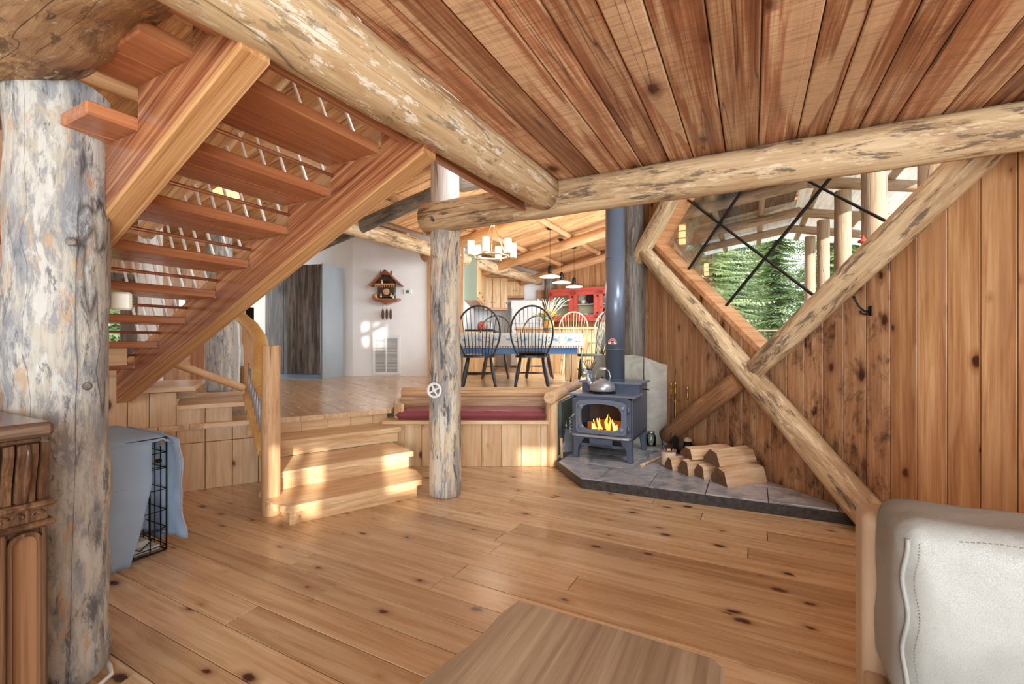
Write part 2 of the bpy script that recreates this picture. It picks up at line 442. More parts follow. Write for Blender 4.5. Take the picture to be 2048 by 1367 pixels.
M_leg = wood('table_leg_pine', C(168, 118, 70), C(196, 148, 96), C(214, 172, 120), axis='z', rough=0.4, var=0.1)
M_ward = wood('wardrobe_walnut', C(62, 52, 48), C(98, 86, 78), C(146, 130, 116), axis='z', rough=0.28, var=0.1, g=0.7, coat=0.2)
M_split = wood('split_firewood', C(196, 140, 90), C(222, 172, 122), C(238, 200, 156), axis='x', rough=0.8, var=0.15, g=1.2)
M_deck = wood('weathered_deck', C(132, 104, 82), C(166, 138, 112), C(190, 166, 142), axis='x', rough=0.7, var=0.2)
M_dark = wood('dark_boards', C(70, 52, 42), C(104, 80, 64), C(134, 108, 88), axis='x', rough=0.7, var=0.3)
M_ext = wood('exterior_boards', C(120, 84, 58), C(156, 114, 82), C(182, 142, 106), axis='x', rough=0.7, var=0.3)
grey1, grey2 = C(120, 118, 116), C(86, 84, 84)
M_logA = bark('log_tan', (C(186, 142, 94), C(226, 188, 138)), [(C(150, 114, 76), 0.7, .49, .56, .6), (C(74, 62, 52), 1.8, .545, .59, .75), (C(238, 216, 180), 2.2, .56, .60, .6)], 0.22, 8)
M_logB = bark('log_pale_scuffed', (C(194, 152, 102), C(228, 192, 142)), [(C(170, 126, 80), 0.8, .49, .56, .5), (C(244, 232, 210), 3.0, .545, .575, .8), (C(110, 92, 74), 2.2, .565, .60, .6)], 0.25, 8)
M_logG = bark('log_grey_mottled', (C(178, 162, 136), C(206, 192, 170)), [(C(136, 138, 142), 1.6, .46, .55, .8), (C(206, 202, 192), 2.4, .50, .56, .8), (C(86, 88, 94), 3.0, .55, .62, .8), (C(200, 160, 116), 2.4, .565, .62, .7), (C(122, 130, 142), 1.1, .54, .62, .5)], 0.30, 8, bump=.5)
M_logM = bark('log_post_middle', (C(204, 174, 134), C(230, 206, 170)), [(C(142, 142, 144), 0.7, .48, .54, .8), (C(66, 66, 68), 1.8, .545, .585, .8), (C(230, 222, 204), 1.5, .54, .58, .7), (C(198, 140, 86), 1.3, .57, .62, .7)], 0.2, 9)
M_logW = bark('log_bleached', (C(224, 208, 184), C(246, 238, 226)), [(C(176, 160, 140), 1.5, .58, .64, .7), (C(110, 100, 90), 2.6, .62, .67, .6)], 0.2, 9)
M_logD = bark('log_brown', (C(140, 88, 50), C(182, 124, 76)), [(C(108, 64, 36), 1.0, .50, .62, .6), (C(206, 156, 106), 2.0, .60, .66, .6)], 0.15, 8)
M_logR = bark('log_roof', (C(182, 122, 70), C(216, 158, 100)), [(C(130, 86, 54), 1.2, .52, .62, .5), (C(96, 72, 54), 2.4, .60, .66, .5)], 0.2, 8, crack=False)
M_logK = bark('log_dark_weathered', (C(96, 82, 70), C(148, 132, 114)), [(C(64, 54, 48), 1.2, .5, .6, .7), (C(176, 166, 152), 2.0, .58, .64, .6)], 0.16, 8)
M_logY = bark('log_honey', (C(216, 150, 66), C(240, 190, 104)), [(C(196, 128, 54), 1.2, .55, .65, .5), (C(250, 216, 140), 2.4, .6, .66, .5)], 0.2, 8, rough=0.3, crack=False, bump=0.1)
M_logP = bark('log_pine_clean', (C(204, 146, 92), C(230, 182, 128)), [(C(174, 116, 68), 1.1, .56, .64, .5), (C(120, 74, 44), 3.0, .65, .69, .6)], 0.15, 8)
M_logO = bark('log_outdoor', (C(168, 136, 106), C(202, 172, 142)), [(C(136, 108, 84), 1.1, .54, .64, .5), (C(220, 200, 176), 2.0, .6, .66, .5)], 0.15, 8)
M_end = endgrain('end_grain', C(178, 118, 68), C(216, 164, 110))
M_enddark = endgrain('end_grain_dark', C(120, 84, 56), C(168, 124, 84))
M_white = plain('white_paint', C(246, 244, 242), 0.5, bscale=3, var=.02)
M_whiteobj = plain('white_enamel', C(238, 238, 236), 0.25)
M_offwhite = plain('cream_plastic', C(226, 218, 196), 0.4)
M_panel = plain('grey_blue_panel', C(158, 164, 168), 0.2, bscale=4)
M_greenpan = plain('sage_panel', C(146, 160, 140), 0.3, bscale=4)
M_iron = plain('stove_iron', C(92, 100, 118), 0.36, 0.15, bscale=30, var=0.2)
M_iron2 = plain('stove_iron_lighter', C(116, 124, 142), 0.34, 0.15, bscale=20, var=0.15)
M_pipe = plain('flue_steel', C(112, 122, 138), 0.3, 0.3, bscale=8)
M_black = plain('black_metal', C(28, 27, 27), 0.45, 0.5)
M_blackwood = plain('black_painted_wood', C(40, 40, 42), 0.35, bscale=20, var=0.3)
M_olive = plain('olive_painted_wood', C(66, 66, 52), 0.35, bscale=20, var=0.2)
M_brownwood = wood('dark_brown_chair', C(48, 32, 22), C(78, 54, 38), C(110, 80, 56), axis='z', rough=0.35, var=0.1)
M_steel = plain('brushed_steel', C(190, 192, 194), 0.28, 0.9, bscale=40)
M_alu = plain('aluminium', C(186, 188, 192), 0.35, 0.6, bscale=12, var=0.3)
M_brass = plain('brass', C(186, 148, 84), 0.3, 0.9)
M_copper = plain('copper_rod', C(196, 138, 104), 0.35, 0.6)
M_rod = plain('pale_metal_rod', C(232, 226, 216), 0.35, 0.3)
M_nickel = plain('warm_nickel', C(214, 196, 166), 0.3, 0.8)
M_red = plain('red_paint', C(200, 82, 68), 0.45, bscale=9, var=0.12)
M_redin = plain('red_dark_paint', C(160, 52, 44), 0.5)
M_blue = plain('blue_paint', C(60, 104, 152), 0.4, bscale=12, var=0.15)
M_cush = plain('burgundy_vinyl', C(150, 78, 88), 0.35, bscale=6, var=0.18, bump=0.05)
M_blackcush = plain('black_cushion', C(24, 24, 28), 0.7)
M_crate = plain('grey_blue_canvas', C(168, 196, 224), 0.85, bscale=5, var=0.1)
M_crateseam = plain('pale_piping', C(176, 182, 200), 0.8)
M_blanket = plain('pale_blanket', C(196, 204, 212), 0.9, bscale=18, var=0.2)
M_tray = plain('white_tray', C(220, 222, 222), 0.5)
M_bulb = plain('lit_bulb', C(255, 240, 210), 0.4, emis=(1, 0.86, 0.62, 1), estr=14)
M_lens = plain('lit_pendant_disc', C(255, 250, 240), 0.4, emis=(1, 0.93, 0.8, 1), estr=9)
M_amber = plain('amber_lit_shade', C(250, 214, 140), 0.4, emis=(1, 0.68, 0.28, 1), estr=1.2)
M_flame = plain('flame', C(255, 170, 60), 0.5, emis=(1, 0.33, 0.04, 1), estr=2.6)
M_flamein = plain('flame_core', C(255, 220, 120), 0.5, emis=(1, 0.58, 0.12, 1), estr=4)
M_soot = plain('sooty_firebrick', C(96, 66, 46), 0.9, bscale=8, var=0.5)
M_slate = None
def slate(name, cols, scale, rough=0.35):
    t = NT(name); v = t.coords()
    n = t.noise(v, scale, 6, 0.62, 0.6); n2 = t.noise(v, scale*6, 4, 0.6)
    k = len(cols)
    col = t.ramp(n, [(0.3+0.4*i/(k-1), c) for i, c in enumerate(cols)])
    r2 = t.math('FRACT', t.math('MULTIPLY', t.rnd, 5.3))
    col = t.mix(1.0, col, t.ramp(r2, [(0, (.82, .82, .84, 1)), (1, (1.12, 1.1, 1.08, 1))]), 'MULTIPLY')
    t.l(col, t.b.inputs['Base Color']); t.b.inputs['Roughness'].default_value = rough
    t.bump(t.math('ADD', n, t.math('MULTIPLY', n2, 0.3)), 0.35, 0.006)
    MATS[name] = t.m; return t.m
M_slate = slate('slate_tile', [C(104, 106, 110), C(150, 154, 162), C(182, 182, 186), C(160, 142, 124)], 4.5, 0.24)
M_slatedark = slate('dark_stone_edge', [C(40, 37, 36), C(62, 57, 54), C(90, 82, 76)], 30, 0.5)
M_slategreen = slate('green_slate', [C(56, 66, 64), C(84, 96, 92), C(110, 118, 112)], 3, 0.4)
M_stone1 = slate('stone_slab_grey', [C(142, 138, 126), C(166, 162, 148), C(182, 178, 164)], 5, 0.8)
M_stone2 = slate('stone_slab_pale', [C(160, 154, 142), C(184, 180, 168), C(200, 198, 188)], 6, 0.8)
def leather(name, c1, c2, rough):
    t = NT(name); v = t.coords()
    n = t.noise(v, 3.2, 4, 0.55, 0.5)
    vo = t.n('ShaderNodeTexVoronoi', feature='DISTANCE_TO_EDGE'); t.l(v, vo.inputs['Vector']); vo.inputs['Scale'].default_value = 220
    t.l(t.ramp(n, [(0.35, c1), (0.65, c2)]), t.b.inputs['Base Color']); t.b.inputs['Roughness'].default_value = rough
    h = t.math('ADD', t.math('MULTIPLY', t.ramp(vo.outputs['Distance'], [(0, 0), (0.06, 1)]), 0.25), t.math('MULTIPLY', t.noise(v, 14, 4, 0.6, 0.8), 1.2))
    t.bump(h, 0.4, 0.008); MATS[name] = t.m; return t.m
M_leather = leather('cream_leather', C(124, 123, 116), C(154, 152, 145), 0.52)
M_leatherT = leather('tan_leather', C(186, 156, 124), C(204, 176, 146), 0.45)
def glass(name, gloss=0.12, tint=(1, 1, 1, 1)):
    t = NT(name); t.t.nodes.remove(t.b)
    tr = t.n('ShaderNodeBsdfTransparent'); tr.inputs[0].default_value = tint
    gl = t.n('ShaderNodeBsdfGlossy'); gl.inputs[1].default_value = 0.03
    fr = t.n('ShaderNodeFresnel'); fr.inputs[0].default_value = 1.35
    mx = t.n('ShaderNodeMixShader'); t.l(t.math('MULTIPLY', fr.outputs[0], gloss*8), mx.inputs[0]); t.l(tr.outputs[0], mx.inputs[1]); t.l(gl.outputs[0], mx.inputs[2])
    t.l(mx.outputs[0], t.out.inputs[0]); MATS[name] = t.m; return t.m
M_glass = glass('window_glass', 0.05); M_glassd = glass('cabinet_glass', 0.05, (.92, .95, .94, 1)); M_jar = glass('jar_glass', 0.15, (.9, .93, .93, 1))
def translucent(name, c):
    t = NT(name); v = t.coords(False); t.t.nodes.remove(t.b)
    n = t.noise(t.vmul(v, (0.2, 6, 1)), 5, 3)
    col = t.ramp(n, [(0.35, tuple(x*.8 for x in c[:3])+(1,)), (0.6, c)])
    a = t.n('ShaderNodeBsdfTranslucent'); d = t.n('ShaderNodeBsdfDiffuse'); t.l(col, a.inputs[0]); t.l(col, d.inputs[0])
    mx = t.n('ShaderNodeMixShader'); mx.inputs[0].default_value = 0.35; t.l(a.outputs[0], mx.inputs[1]); t.l(d.outputs[0], mx.inputs[2])
    t.l(mx.outputs[0], t.out.inputs[0]); MATS[name] = t.m; return t.m
M_poly = translucent('translucent_roofing', C(244, 244, 240))
def foliage(name, c1, c2):
    t = NT(name); v = t.coords(); n = t.noise(v, 2.2, 3)
    col = t.ramp(n, [(0.35, c1), (0.65, c2)])
    t.l(col, t.b.inputs['Base Color']); t.b.inputs['Roughness'].default_value = 0.6
    t.b.inputs['Transmission Weight'].default_value = 0.0
    tl = t.n('ShaderNodeBsdfTranslucent'); t.l(col, tl.inputs[0]); mx = t.n('ShaderNodeMixShader'); mx.inputs[0].default_value = 0.35
    t.l(t.b.outputs[0], mx.inputs[1]); t.l(tl.outputs[0], mx.inputs[2]); t.l(mx.outputs[0], t.out.inputs[0])
    MATS[name] = t.m; return t.m
M_fol = [foliage('conifer_sprays_%s' % n, a, b) for n, a, b in (('mid', C(136, 160, 108), C(192, 210, 156)), ('light', C(166, 186, 132), C(214, 226, 182)), ('dark', C(112, 136, 96), C(166, 186, 138)))]
M_trunk = bark('fir_trunk', (C(84, 72, 62), C(122, 106, 92)), [(C(60, 50, 44), 1.4, .5, .6, .7)], 0.2, 8, crack=False)
M_grass = plain('meadow_ground', C(172, 168, 126), 0.9, bscale=1.2, var=0.35)

M_logBig = bark('log_big_brown', (C(152, 108, 68), C(192, 146, 98)), [(C(112, 80, 56), 0.8, .48, .56, .7), (C(206, 164, 116), 1.5, .54, .60, .7), (C(236, 226, 206), 3.0, .60, .63, .8), (C(60, 46, 38), 2.2, .56, .61, .7)], 0.5, 7, bump=.6)
def frosted():
    t = NT('lit_glass_cylinder'); t.t.nodes.remove(t.b); a = t.n('ShaderNodeBsdfTransparent'); e = t.n('ShaderNodeBsdfTranslucent'); e.inputs[0].default_value = (1, .95, .86, 1); g = t.n('ShaderNodeBsdfGlossy'); g.inputs[1].default_value = .05
    m = t.n('ShaderNodeMixShader'); m.inputs[0].default_value = .28; t.l(a.outputs[0], m.inputs[1]); t.l(e.outputs[0], m.inputs[2]); m2 = t.n('ShaderNodeMixShader'); m2.inputs[0].default_value = .08; t.l(m.outputs[0], m2.inputs[1]); t.l(g.outputs[0], m2.inputs[2]); t.l(m2.outputs[0], t.out.inputs[0]); return t.m
M_frost = frosted()
# ------------------------------------------------------------------ log builder
def log_mesh(name, L, r0, r1, mat, end=None, seg=18, wob=0.05, bend=0.0, step=0.16, round_=0.5):
    n = max(4, int(L/step)+1); sd = U(0, 90); pts = []; rad = []
    e = min(r0, L*0.2)*0.22*round_
    zs = [0, e]+[e+(L-2*e)*i/(n-1) for i in range(1, n-1)]+[L-e, L]
    for i, z in enumerate(zs):
        t = z/L; r = r0+(r1-r0)*t
        if i in (0, len(zs)-1): r *= 0.86 if round_ else 1.0
        pts.append(Vector((bend*math.sin(PI*t)+0.25*wob*r0*noise.noise(Vector((z*2.1, sd, 0))), 0.25*wob*r0*noise.noise(Vector((z*2.1, sd, 9))), z))); rad.append(r)
    return MB().tube(pts, rad, seg, None, True, 0, 1, True, wob, sd)
def log(name, p0, p1, r0, r1, mat, parent=None, end=None, **k):
    p0, p1 = Vector(p0), Vector(p1)
    m = log_mesh(name, (p1-p0).length, r0, r1, mat, **k)
    o = m.build(name, [mat, end or M_end])
    return place(o, zframe(p0, p1), parent)

# ================================================================== THE SETTING
ZU = 0.54                                    # upper floor
W0 = Vector((2.32, 2.952, 0)); DW = Vector((-0.3206, 0.9472, 0)); NW = Vector((-0.9472, -0.3206, 0))
def wallpt(t, z, off=0.0): return W0 + DW*t + NW*off + UP*z
K0 = Vector((-2.686, 3.60, 0)); KD = Vector((0.8586, 0.5127, 0)); KN = Vector((0.5127, -0.8586, 0))   # skirting under the stair
def kpt(s, z, off=0.0): return K0 + KD*s + KN*off + UP*z
ED = Vector((0.7975, 0.6033, 0)); EN = Vector((-0.6033, 0.7975, 0))      # step edges / direction of the climb
S0 = Vector((-2.02, 3.96, 0))
BL = -5.047                                  # b of the long plate log
def pl(p, n): return ((p[0], p[1]), (n[0], n[1]))

# lower floor
floor = struct('floor', 'wide knotty pine plank floor of the lower room')
F = frame(Vector((0, 0, 0)), BX, AX, UP)
poly = [(2.32-0.3206*-5, 2.952+0.9472*-5), (2.32-0.3206*1.75, 2.952+0.9472*1.75), (-1.0, 4.61), (-2.0, 4.1), (-2.686-0.8586*1.6, 3.6-0.5127*1.6), (-4.4, -1.3)]
planks('floor_board', F, -6.2, 5, -3.2, 5.2, 0.155, (1.9, 3.8), hull_planes(to2d(F, poly)), 0.03, M_floor, floor, 0.004, 0.0008, 0.0004)
MB().prism(to2d(F, poly), -0.06, -0.032).build('subfloor', M_dark, floor, F)

# upper floor
up = struct('floor', 'raised pine plank floor of the hall and kitchen')
F = frame(Vector((0, 0, ZU)), EN, Vector((-EN.y, EN.x, 0)), UP)
pS = pl(S0-EN*0.04, EN); pK = pl(K0+KN*0.03, -KN)
def loc2(F, planes):
    I = F.inverted().to_3x3(); o = F.translation
    return [((lambda q: (q.x, q.y))(I @ (Vector((p[0], p[1], 0))-Vector((o.x, o.y, 0)))), (lambda q: (q.x, q.y))(I @ Vector((n[0], n[1], 0)))) for p, n in planes]
u1 = [pS, pK, pl((-1.2, 0), (-1, 0)), pl((0, 13), (0, -1)), pl((-6.6, 0), (1, 0))]
planks('floor_board', F, 1.0, 16, -9, 12, 0.2, (2.6, 4.6), loc2(F, u1), 0.045, M_upfloor, up, 0.004, 0.0008, 0.0004, 0.06)
u2 = [pl((-1.2, 0), (1, 0)), pl((0, 4.82), (0, 1)), pl((0, 13.2), (0, -1)), pl((0.36, 4.46), (-0.93, 0.36))]
planks('floor_board', F, 1.0, 16, -12, 8, 0.2, (2.6, 4.6), loc2(F, u2), 0.045, M_upfloor, up, 0.004, 0.0008, 0.0004, 0.06)

# plank ceiling under the loft
ceil = struct('ceiling', 'wide rough sawn cedar plank ceiling under the loft')
F = frame(Vector((0, 0, 2.275)), AX, BX, -UP)
poly = [ab(2.95, -1.16), ab(2.95, 1.55), wallpt(-2.0, 0, .02), wallpt(-5, 0, .02), ab(-2.6, -1.16)]
planks('ceiling_plank', F, -2.8, 3.2, -1.2, 4.6, (0.125, 0.185), None, hull_planes(to2d(F, poly)), 0.04, M_ceil, ceil, 0.005, 0.005, 0.002)
MB().prism(to2d(F, poly), -0.07, -0.045, None).build('subfloor', M_ceil, ceil, F)

# right wall of vertical boards with the tilted window let in
HL, HB, HR, HT = (2.28, 2.30), (0.79, 1.08), (-0.55, 2.24), (0.94, 3.46)      # (t, z)
def lerpz(t, p, q): return p[1]+(q[1]-p[1])*(t-p[0])/(q[0]-p[0])
low = lambda t: lerpz(t, HL, HB) if t > HB[0] else lerpz(t, HB, HR)
upp = lambda t: lerpz(t, HL, HT) if t > HT[0] else lerpz(t, HT, HR)
wr = struct('wall_right', 'cedar board wall with a diamond window and crossed log braces')
FW = frame(W0, UP, DW, NW)
t = -4.6
def wtop(t): return 4.05 if t > -1.08 else 2.30
while t < 2.40:
    tb = min(t+0.1445, 2.41); g = 0.002
    cuts = [t+g] + [c for c in (HL[0], HR[0]) if t+g < c < tb-g] + [tb-g]
    for a, b in zip(cuts[:-1], cuts[1:]):
        m = (a+b)/2; stain = -0.1 < m < 1.45
        if HR[0] <= m <= HL[0]:
            ins = [c for c in (HB[0],) if a < c < b]
            pts = [(0, a), (0, b), (low(b), b)] + [(low(c), c) for c in ins] + [(low(a), a)]
            piece('wall_board', pts, 0.02, FW, M_wallst if stain else M_wall, wr, 0.003, U(-.001, .001))
            ins = [c for c in (HT[0],) if a < c < b]
            pts = [(wtop(m), b), (wtop(m), a), (upp(a), a)] + [(upp(c), c) for c in ins] + [(upp(b), b)]
            piece('wall_board', pts, 0.02, FW, M_wall, wr, 0.003)
        else:
            piece('wall_board', [(0, a), (wtop(m), a), (wtop(m), b), (0, b)], 0.02, FW, M_wall, wr, 0.003, U(-.001, .001))
    t = tb
# outer skin (blocks light between boards), also around the opening
OB = MB()
IM = [(HL[1], HL[0]), (HB[1], HB[0]), (HR[1], HR[0]), (HT[1], HT[0])]
OB.prism([(0, 2.41), (0, HB[0]), IM[1], IM[0], (HL[1], 2.41)], -0.16, -0.021)
OB.prism([(0, HB[0]), (0, -4.6), (2.30, -4.6), (2.30, -1.08), (2.30, HR[0]-.05), IM[2], IM[1]], -0.16, -0.021)
OB.prism([(HL[1], 2.41), IM[0], IM[3], (4.05, HT[0]), (4.05, 2.41)], -0.16, -0.021)
OB.prism([IM[3], IM[2], (2.24, -1.08), (4.05, -1.08), (4.05, HT[0])], -0.16, -0.021)
OB.build('sheathing', M_ext, wr, FW)

# the window
wn = struct('window_1', 'diamond window with black crossed bars between log braces')
def wbar(p, q, wid, z0, z1, mat, name, off=0.0):
    a, b = Vector((p[1], p[0])), Vector((q[1], q[0])); d = (b-a).normalized(); n = Vector((-d.y, d.x))
    pol = [a+n*(off-wid/2)-d*wid*.5, b+n*(off-wid/2)+d*wid*.5, b+n*(off+wid/2)+d*wid*.5, a+n*(off+wid/2)-d*wid*.5]
    return piece(name, [(p.x, p.y) for p in pol], z1-z0, FW @ Matrix.Translation((0, 0, z1)), mat, wn, 0.003)
for p, q in ((HL, HB), (HB, HR), (HR, HT), (HT, HL)): wbar(p, q, 0.05, -0.15, 0.012, M_trim, 'jamb')
piece('pane', [(z, t) for t, z in (HL, HB, HR, HT)], 0.008, FW @ Matrix.Translation((0, 0, -0.10)), M_glass, wn, 0)
def onseg(p, q, f): return (p[0]+(q[0]-p[0])*f, p[1]+(q[1]-p[1])*f)
for f in (0.36, 0.70):
    wbar(onseg(HB, HL, f), onseg(HR, HT, f), 0.016, -0.10, -0.075, M_black, 'muntin')
for f in (0.33, 0.70):
    wbar(onseg(HB, HR, f), onseg(HL, HT, f), 0.016, -0.10, -0.075, M_black, 'muntin')

# exterior wall of the hall beyond the corner
xe = struct('wall_hall_right', 'outer hall wall of weathered boards beyond the window')
F = frame(ab(5.33, -1.04, 0), AX, UP, BX)
planks('siding_board', F, 0.12, 6.2, 0.0, 3.75, 0.21, (2.0, 3.5), [], 0.05, M_ext, xe, 0.004, 0.004)
for a0 in (1.5, 3.0):
    wf = MB()
    for x0, x1, y0, y1 in ((a0, a0+.9, 1.2, 1.28), (a0, a0+.9, 2.55, 2.63), (a0, a0+.08, 1.2, 2.6), (a0+.82, a0+.9, 1.2, 2.6)): wf.box(x0, x1, y0, y1, 0.0, 0.05)
    fo = wf.build('window_frame', M_trim, xe, F)
    MB().box(a0+.08, a0+.82, 1.28, 2.55, 0.002, 0.012).build('dark_pane', plain('dark_window_glass', C(60, 66, 70), 0.1), fo)

# roof of the hall: three planes of boards on purlins and log rafters
roof = struct('roof', 'pine board roof carried on log purlins and rafters')
SL = 0.204; n1 = math.sqrt(1+SL*SL); ex1 = (BX+UP*SL)/n1
def roofz(b): return 2.85+SL*(b-BL)
F1 = frame(ab(0, BL, 2.85+0.23), ex1, -AX, ex1.cross(-AX))
planks('roof_board', F1, 0.0, 6.9*n1, -11.6, -0.2, 0.2, None, [], 0.03, M_roof, roof, 0.005, 0.005)
planks('roof_board', F1, 0.0, 4.0*n1, -0.2, 2.6, 0.2, None, [], 0.03, M_roof, roof, 0.005, 0.005)
planks('roof_board', F1, -3.0*n1, 0.0, -4.95, 2.6, 0.2, None, [], 0.03, M_roof, roof, 0.005, 0.005)
S3 = 0.32; n3 = math.sqrt(1+S3*S3); ex3 = (-BX+UP*S3)/n3
F3 = frame(ab(0, BL-0.06, 2.85+0.26), ex3, AX, ex3.cross(AX))
planks('roof_board', F3, 0.0, 4.2*n3, 4.95, 13.6, 0.2, None, [], 0.03, M_roof, roof, 0.005, 0.005)
for a in (2.55, 4.78, 6.7, 8.76, 10.75):
    b0 = BL-3.0 if a < 4.9 else BL-0.35
    log('rafter', ab(a, b0, roofz(b0)+.0), ab(a, BL+6.7, roofz(BL+6.7)), 0.10, 0.095, M_logK if a == 4.78 else M_logR, roof)
for s in (0.75, 1.75, 2.75, 3.75, 4.75, 5.75):
    cuts = [0.3, 2.55, 4.78, 6.7, 8.76, 10.75, 11.4]
    for c0, c1 in zip(cuts[:-1], cuts[1:]):
        log('purlin', ab(c0-0.13, BL+s, roofz(BL+s)+0.15+U(-.01, .01)), ab(c1+0.13, BL+s+U(-.03, .03), roofz(BL+s)+0.15), 0.058, 0.054, M_logR, roof, seg=12, step=.4)
for s in (-0.9, -1.9, -2.7):
    for c0, c1 in ((0.3, 2.55), (2.55, 4.9)):
        log('purlin', ab(c0, BL+s, roofz(BL+s)+0.15), ab(c1+0.05, BL+s, roofz(BL+s)+0.15), 0.058, 0.054, M_logR, roof, seg=12, step=.4)
for a in (6.1, 7.6):
    log('purlin', ab(a, BL-0.2, 3.02), ab(a, BL-2.6, 3.02+S3*2.4), 0.06, 0.055, M_logR, roof, seg=12, step=.4)

# gable between the two roof levels (behind the stair), left wall, white walls
gb = struct('wall_gable', 'board gable under the roof step behind the stair')
F = frame(ab(4.96, 0, 0), UP, -BX, -AX)
planks('gable_board', F, 2.0, 4.6, -BL+.02, -BL+2.8, 0.19, None, [((2.86+.16, -BL), (1, SL)), ((3.12, -BL), (-1, S3))], 0.03, M_trim, gb)
wl = struct('wall_left', 'board wall of the hall with a door and windows behind the stair')
F = frame(ab(0, BL-2.8, ZU), UP, AX, UP.cross(AX))
op = [(2.42, 3.32, 0.0, 1.62), (1.5, 2.1, 0.75, 1.55), (3.75, 4.35, 0.75, 1.5)]         # (a0, a1, z0, z1) openings
a = -0.2
while a < 4.94:
    b = min(a+0.2, 4.95); m = (a+b)/2; zs = [(0, 1.98)]
    for o in op:
        if o[0] < m < o[1]: zs = [(0, o[2]), (o[3], 1.98)]
    for z0, z1 in zs:
        if z1-z0 > .02: piece('wall_board', [(z0, a+.002), (z1, a+.002), (z1, b-.002), (z0, b-.002)], 0.03, F, M_trim if R() < .6 else M_wall, wl, 0.003)
    a = b
for k, o in enumerate(op):
    if k == 0:
        d = tag(bpy.data.objects.new('door_1', None), 'dark wooden outer door with glass behind the stair', kind='structure'); COL.objects.link(d)
        f = MB()
        for x0, x1, y0, y1 in ((0.0, .25, o[0], o[1]), (1.50, 1.62, o[0], o[1]), (.2, 1.55, o[0], o[0]+.24), (.2, 1.55, o[1]-.24, o[1])): f.box(x0, x1, y0, y1, -0.04, 0.0)
        f.build('door_frame', M_dark, d, F)
        MB().box(.25, 1.5, o[0]+.24, o[1]-.24, -0.03, -0.02).build('pane', M_glass, d, F)
        h = MB().box(0.72, 0.86, o[1]-.16, o[1]-.10, 0, 0.02); h.tube([(0.79, o[1]-.13, 0.02), (0.79, o[1]-.13, 0.06), (0.79, o[1]-.02, 0.06)], 0.012, 8)
        h.build('handle', M_black, d, F)
    else:
        d = tag(bpy.data.objects.new('window_%d' % (k+1), None), 'small %s window in the board wall behind the stair' % ('left' if k == 1 else 'right'), kind='structure'); COL.objects.link(d)
        f = MB()
        for x0, x1, y0, y1 in ((o[2], o[2]+.06, o[0], o[1]), (o[3]-.06, o[3], o[0], o[1]), (o[2], o[3], o[0], o[0]+.06), (o[2], o[3], o[1]-.06, o[1])): f.box(x0, x1, y0, y1, -0.04, 0.02)
        f.build('window_frame', M_trim, d, F)
        MB().box(o[2]+.06, o[3]-.06, o[0]+.06, o[1]-.06, -0.03, -0.02).build('pane', M_glass, d, F)

def wallseg(name, label, p, q, z0, z1, mat=None, th=0.12):
    p, q = Vector((p[0], p[1], 0)), Vector((q[0], q[1], 0)); d = (q-p).normalized(); n = Vector((-d.y, d.x, 0))
    o = MB().box(0, (q-p).length, 0, th, z0, z1).build(name, mat or M_white, None, frame(p, d, n, UP))
    return tag(o, label, kind='structure')
wallseg('wall_hall', 'white painted wall with the clock and the return air grille', (-3.07, 8.77), (-1.60, 8.77), ZU-.06, 4.0)
wallseg('wall_hall', 'white painted wall above the doorway behind the log post', (-1.60, 8.77), (-0.93, 8.77), 2.75, 3.9)
wallseg('wall_hall', 'white painted wall slanting back behind the wardrobe', (-5.6, 9.42), (-3.07, 8.77), ZU-.06, 4.3)
wallseg('wall_kitchen_left', 'white painted kitchen side wall behind the cabinets', (-0.95, 8.89), (-0.95, 12.7), ZU-.06, 3.8)
wallseg('wall_kitchen_back', 'white painted kitchen back wall over the fridge', (-0.95, 12.62), (1.05, 12.62), ZU-.06, 3.7)
wallseg('wall_passage', 'dim passage wall seen through the doorway', (-1.9, 10.2), (-0.95, 10.2), ZU-.06, 2.9)
for nm, lb, x0, x1, z0, z1 in (('trim_1', 'orange fir door casing beside the clock wall', -1.61, -1.54, ZU, 2.74), ('trim_2', 'fir casing strip just right of the log post', -1.02, -0.93, ZU, 3.02)):
    tag(MB().box(x0, x1, 8.72, 8.79, z0, z1, None, 0.006).build(nm, M_trim), lb, kind='structure')
tag(MB().box(-1.54, -1.02, 8.72, 8.79, 2.66, 2.74, None, 0.006).build('trim_3', M_trim), 'fir head casing over the doorway', kind='structure')
# board wall behind the red hutch
wk = struct('wall_kitchen_hutch', 'vertical cedar board wall above the red hutch')
F = frame(ab(11.41, 0, 0), UP, -BX, -AX)
planks('wall_board', F, ZU, 4.2, 1.04, 5.02, 0.15, None, [((roofz(BL)+.2, -BL), (-1, -SL))], 0.03, M_wall, wk)

# walls behind and left of the camera, unseen; back openings cut to throw the sun patches
def holed(name, label, F, u0, u1, z1, holes, mat):
    o = struct(name, label); m = MB(); us = sorted({u0, u1}|{h[0] for h in holes}|{h[1] for h in holes})
    for a, b in zip(us[:-1], us[1:]):
        zs = sorted([(h[2], h[3]) for h in holes if h[0] <= a and h[1] >= b]); z = 0
        for p, q in zs+[(z1, z1)]:
            if p > z: m.box(a, b, 0, .12, z, p)
            z = q
    m.build('wall_panel', mat, o, F); return o
holed('wall_back', 'timber wall behind the viewer with openings shaped for sun patches', frame(Vector((-5.2, -2.3, 0)), Vector((1, 0, 0)), Vector((0, -1, 0)), UP), 0, 10.2, 7.0, [(5.30, 5.44, 1.5, 2.02), (5.5, 5.66, 1.52, 2.02), (6.1, 6.38, 1.66, 2.05), (7.42, 7.8, 1.86, 2.06), (5.9, 6.02, 4.2, 4.7), (6.12, 6.36, 4.15, 4.65)], M_trim)
holed('wall_left_lower', 'timber wall left of the lower room', frame(ab(-1.0, -4.75, 0), AX, -BX, UP), -3.0, 2.2, 2.95, [(.5, 1.1, 1.0, 1.7)], M_trim)
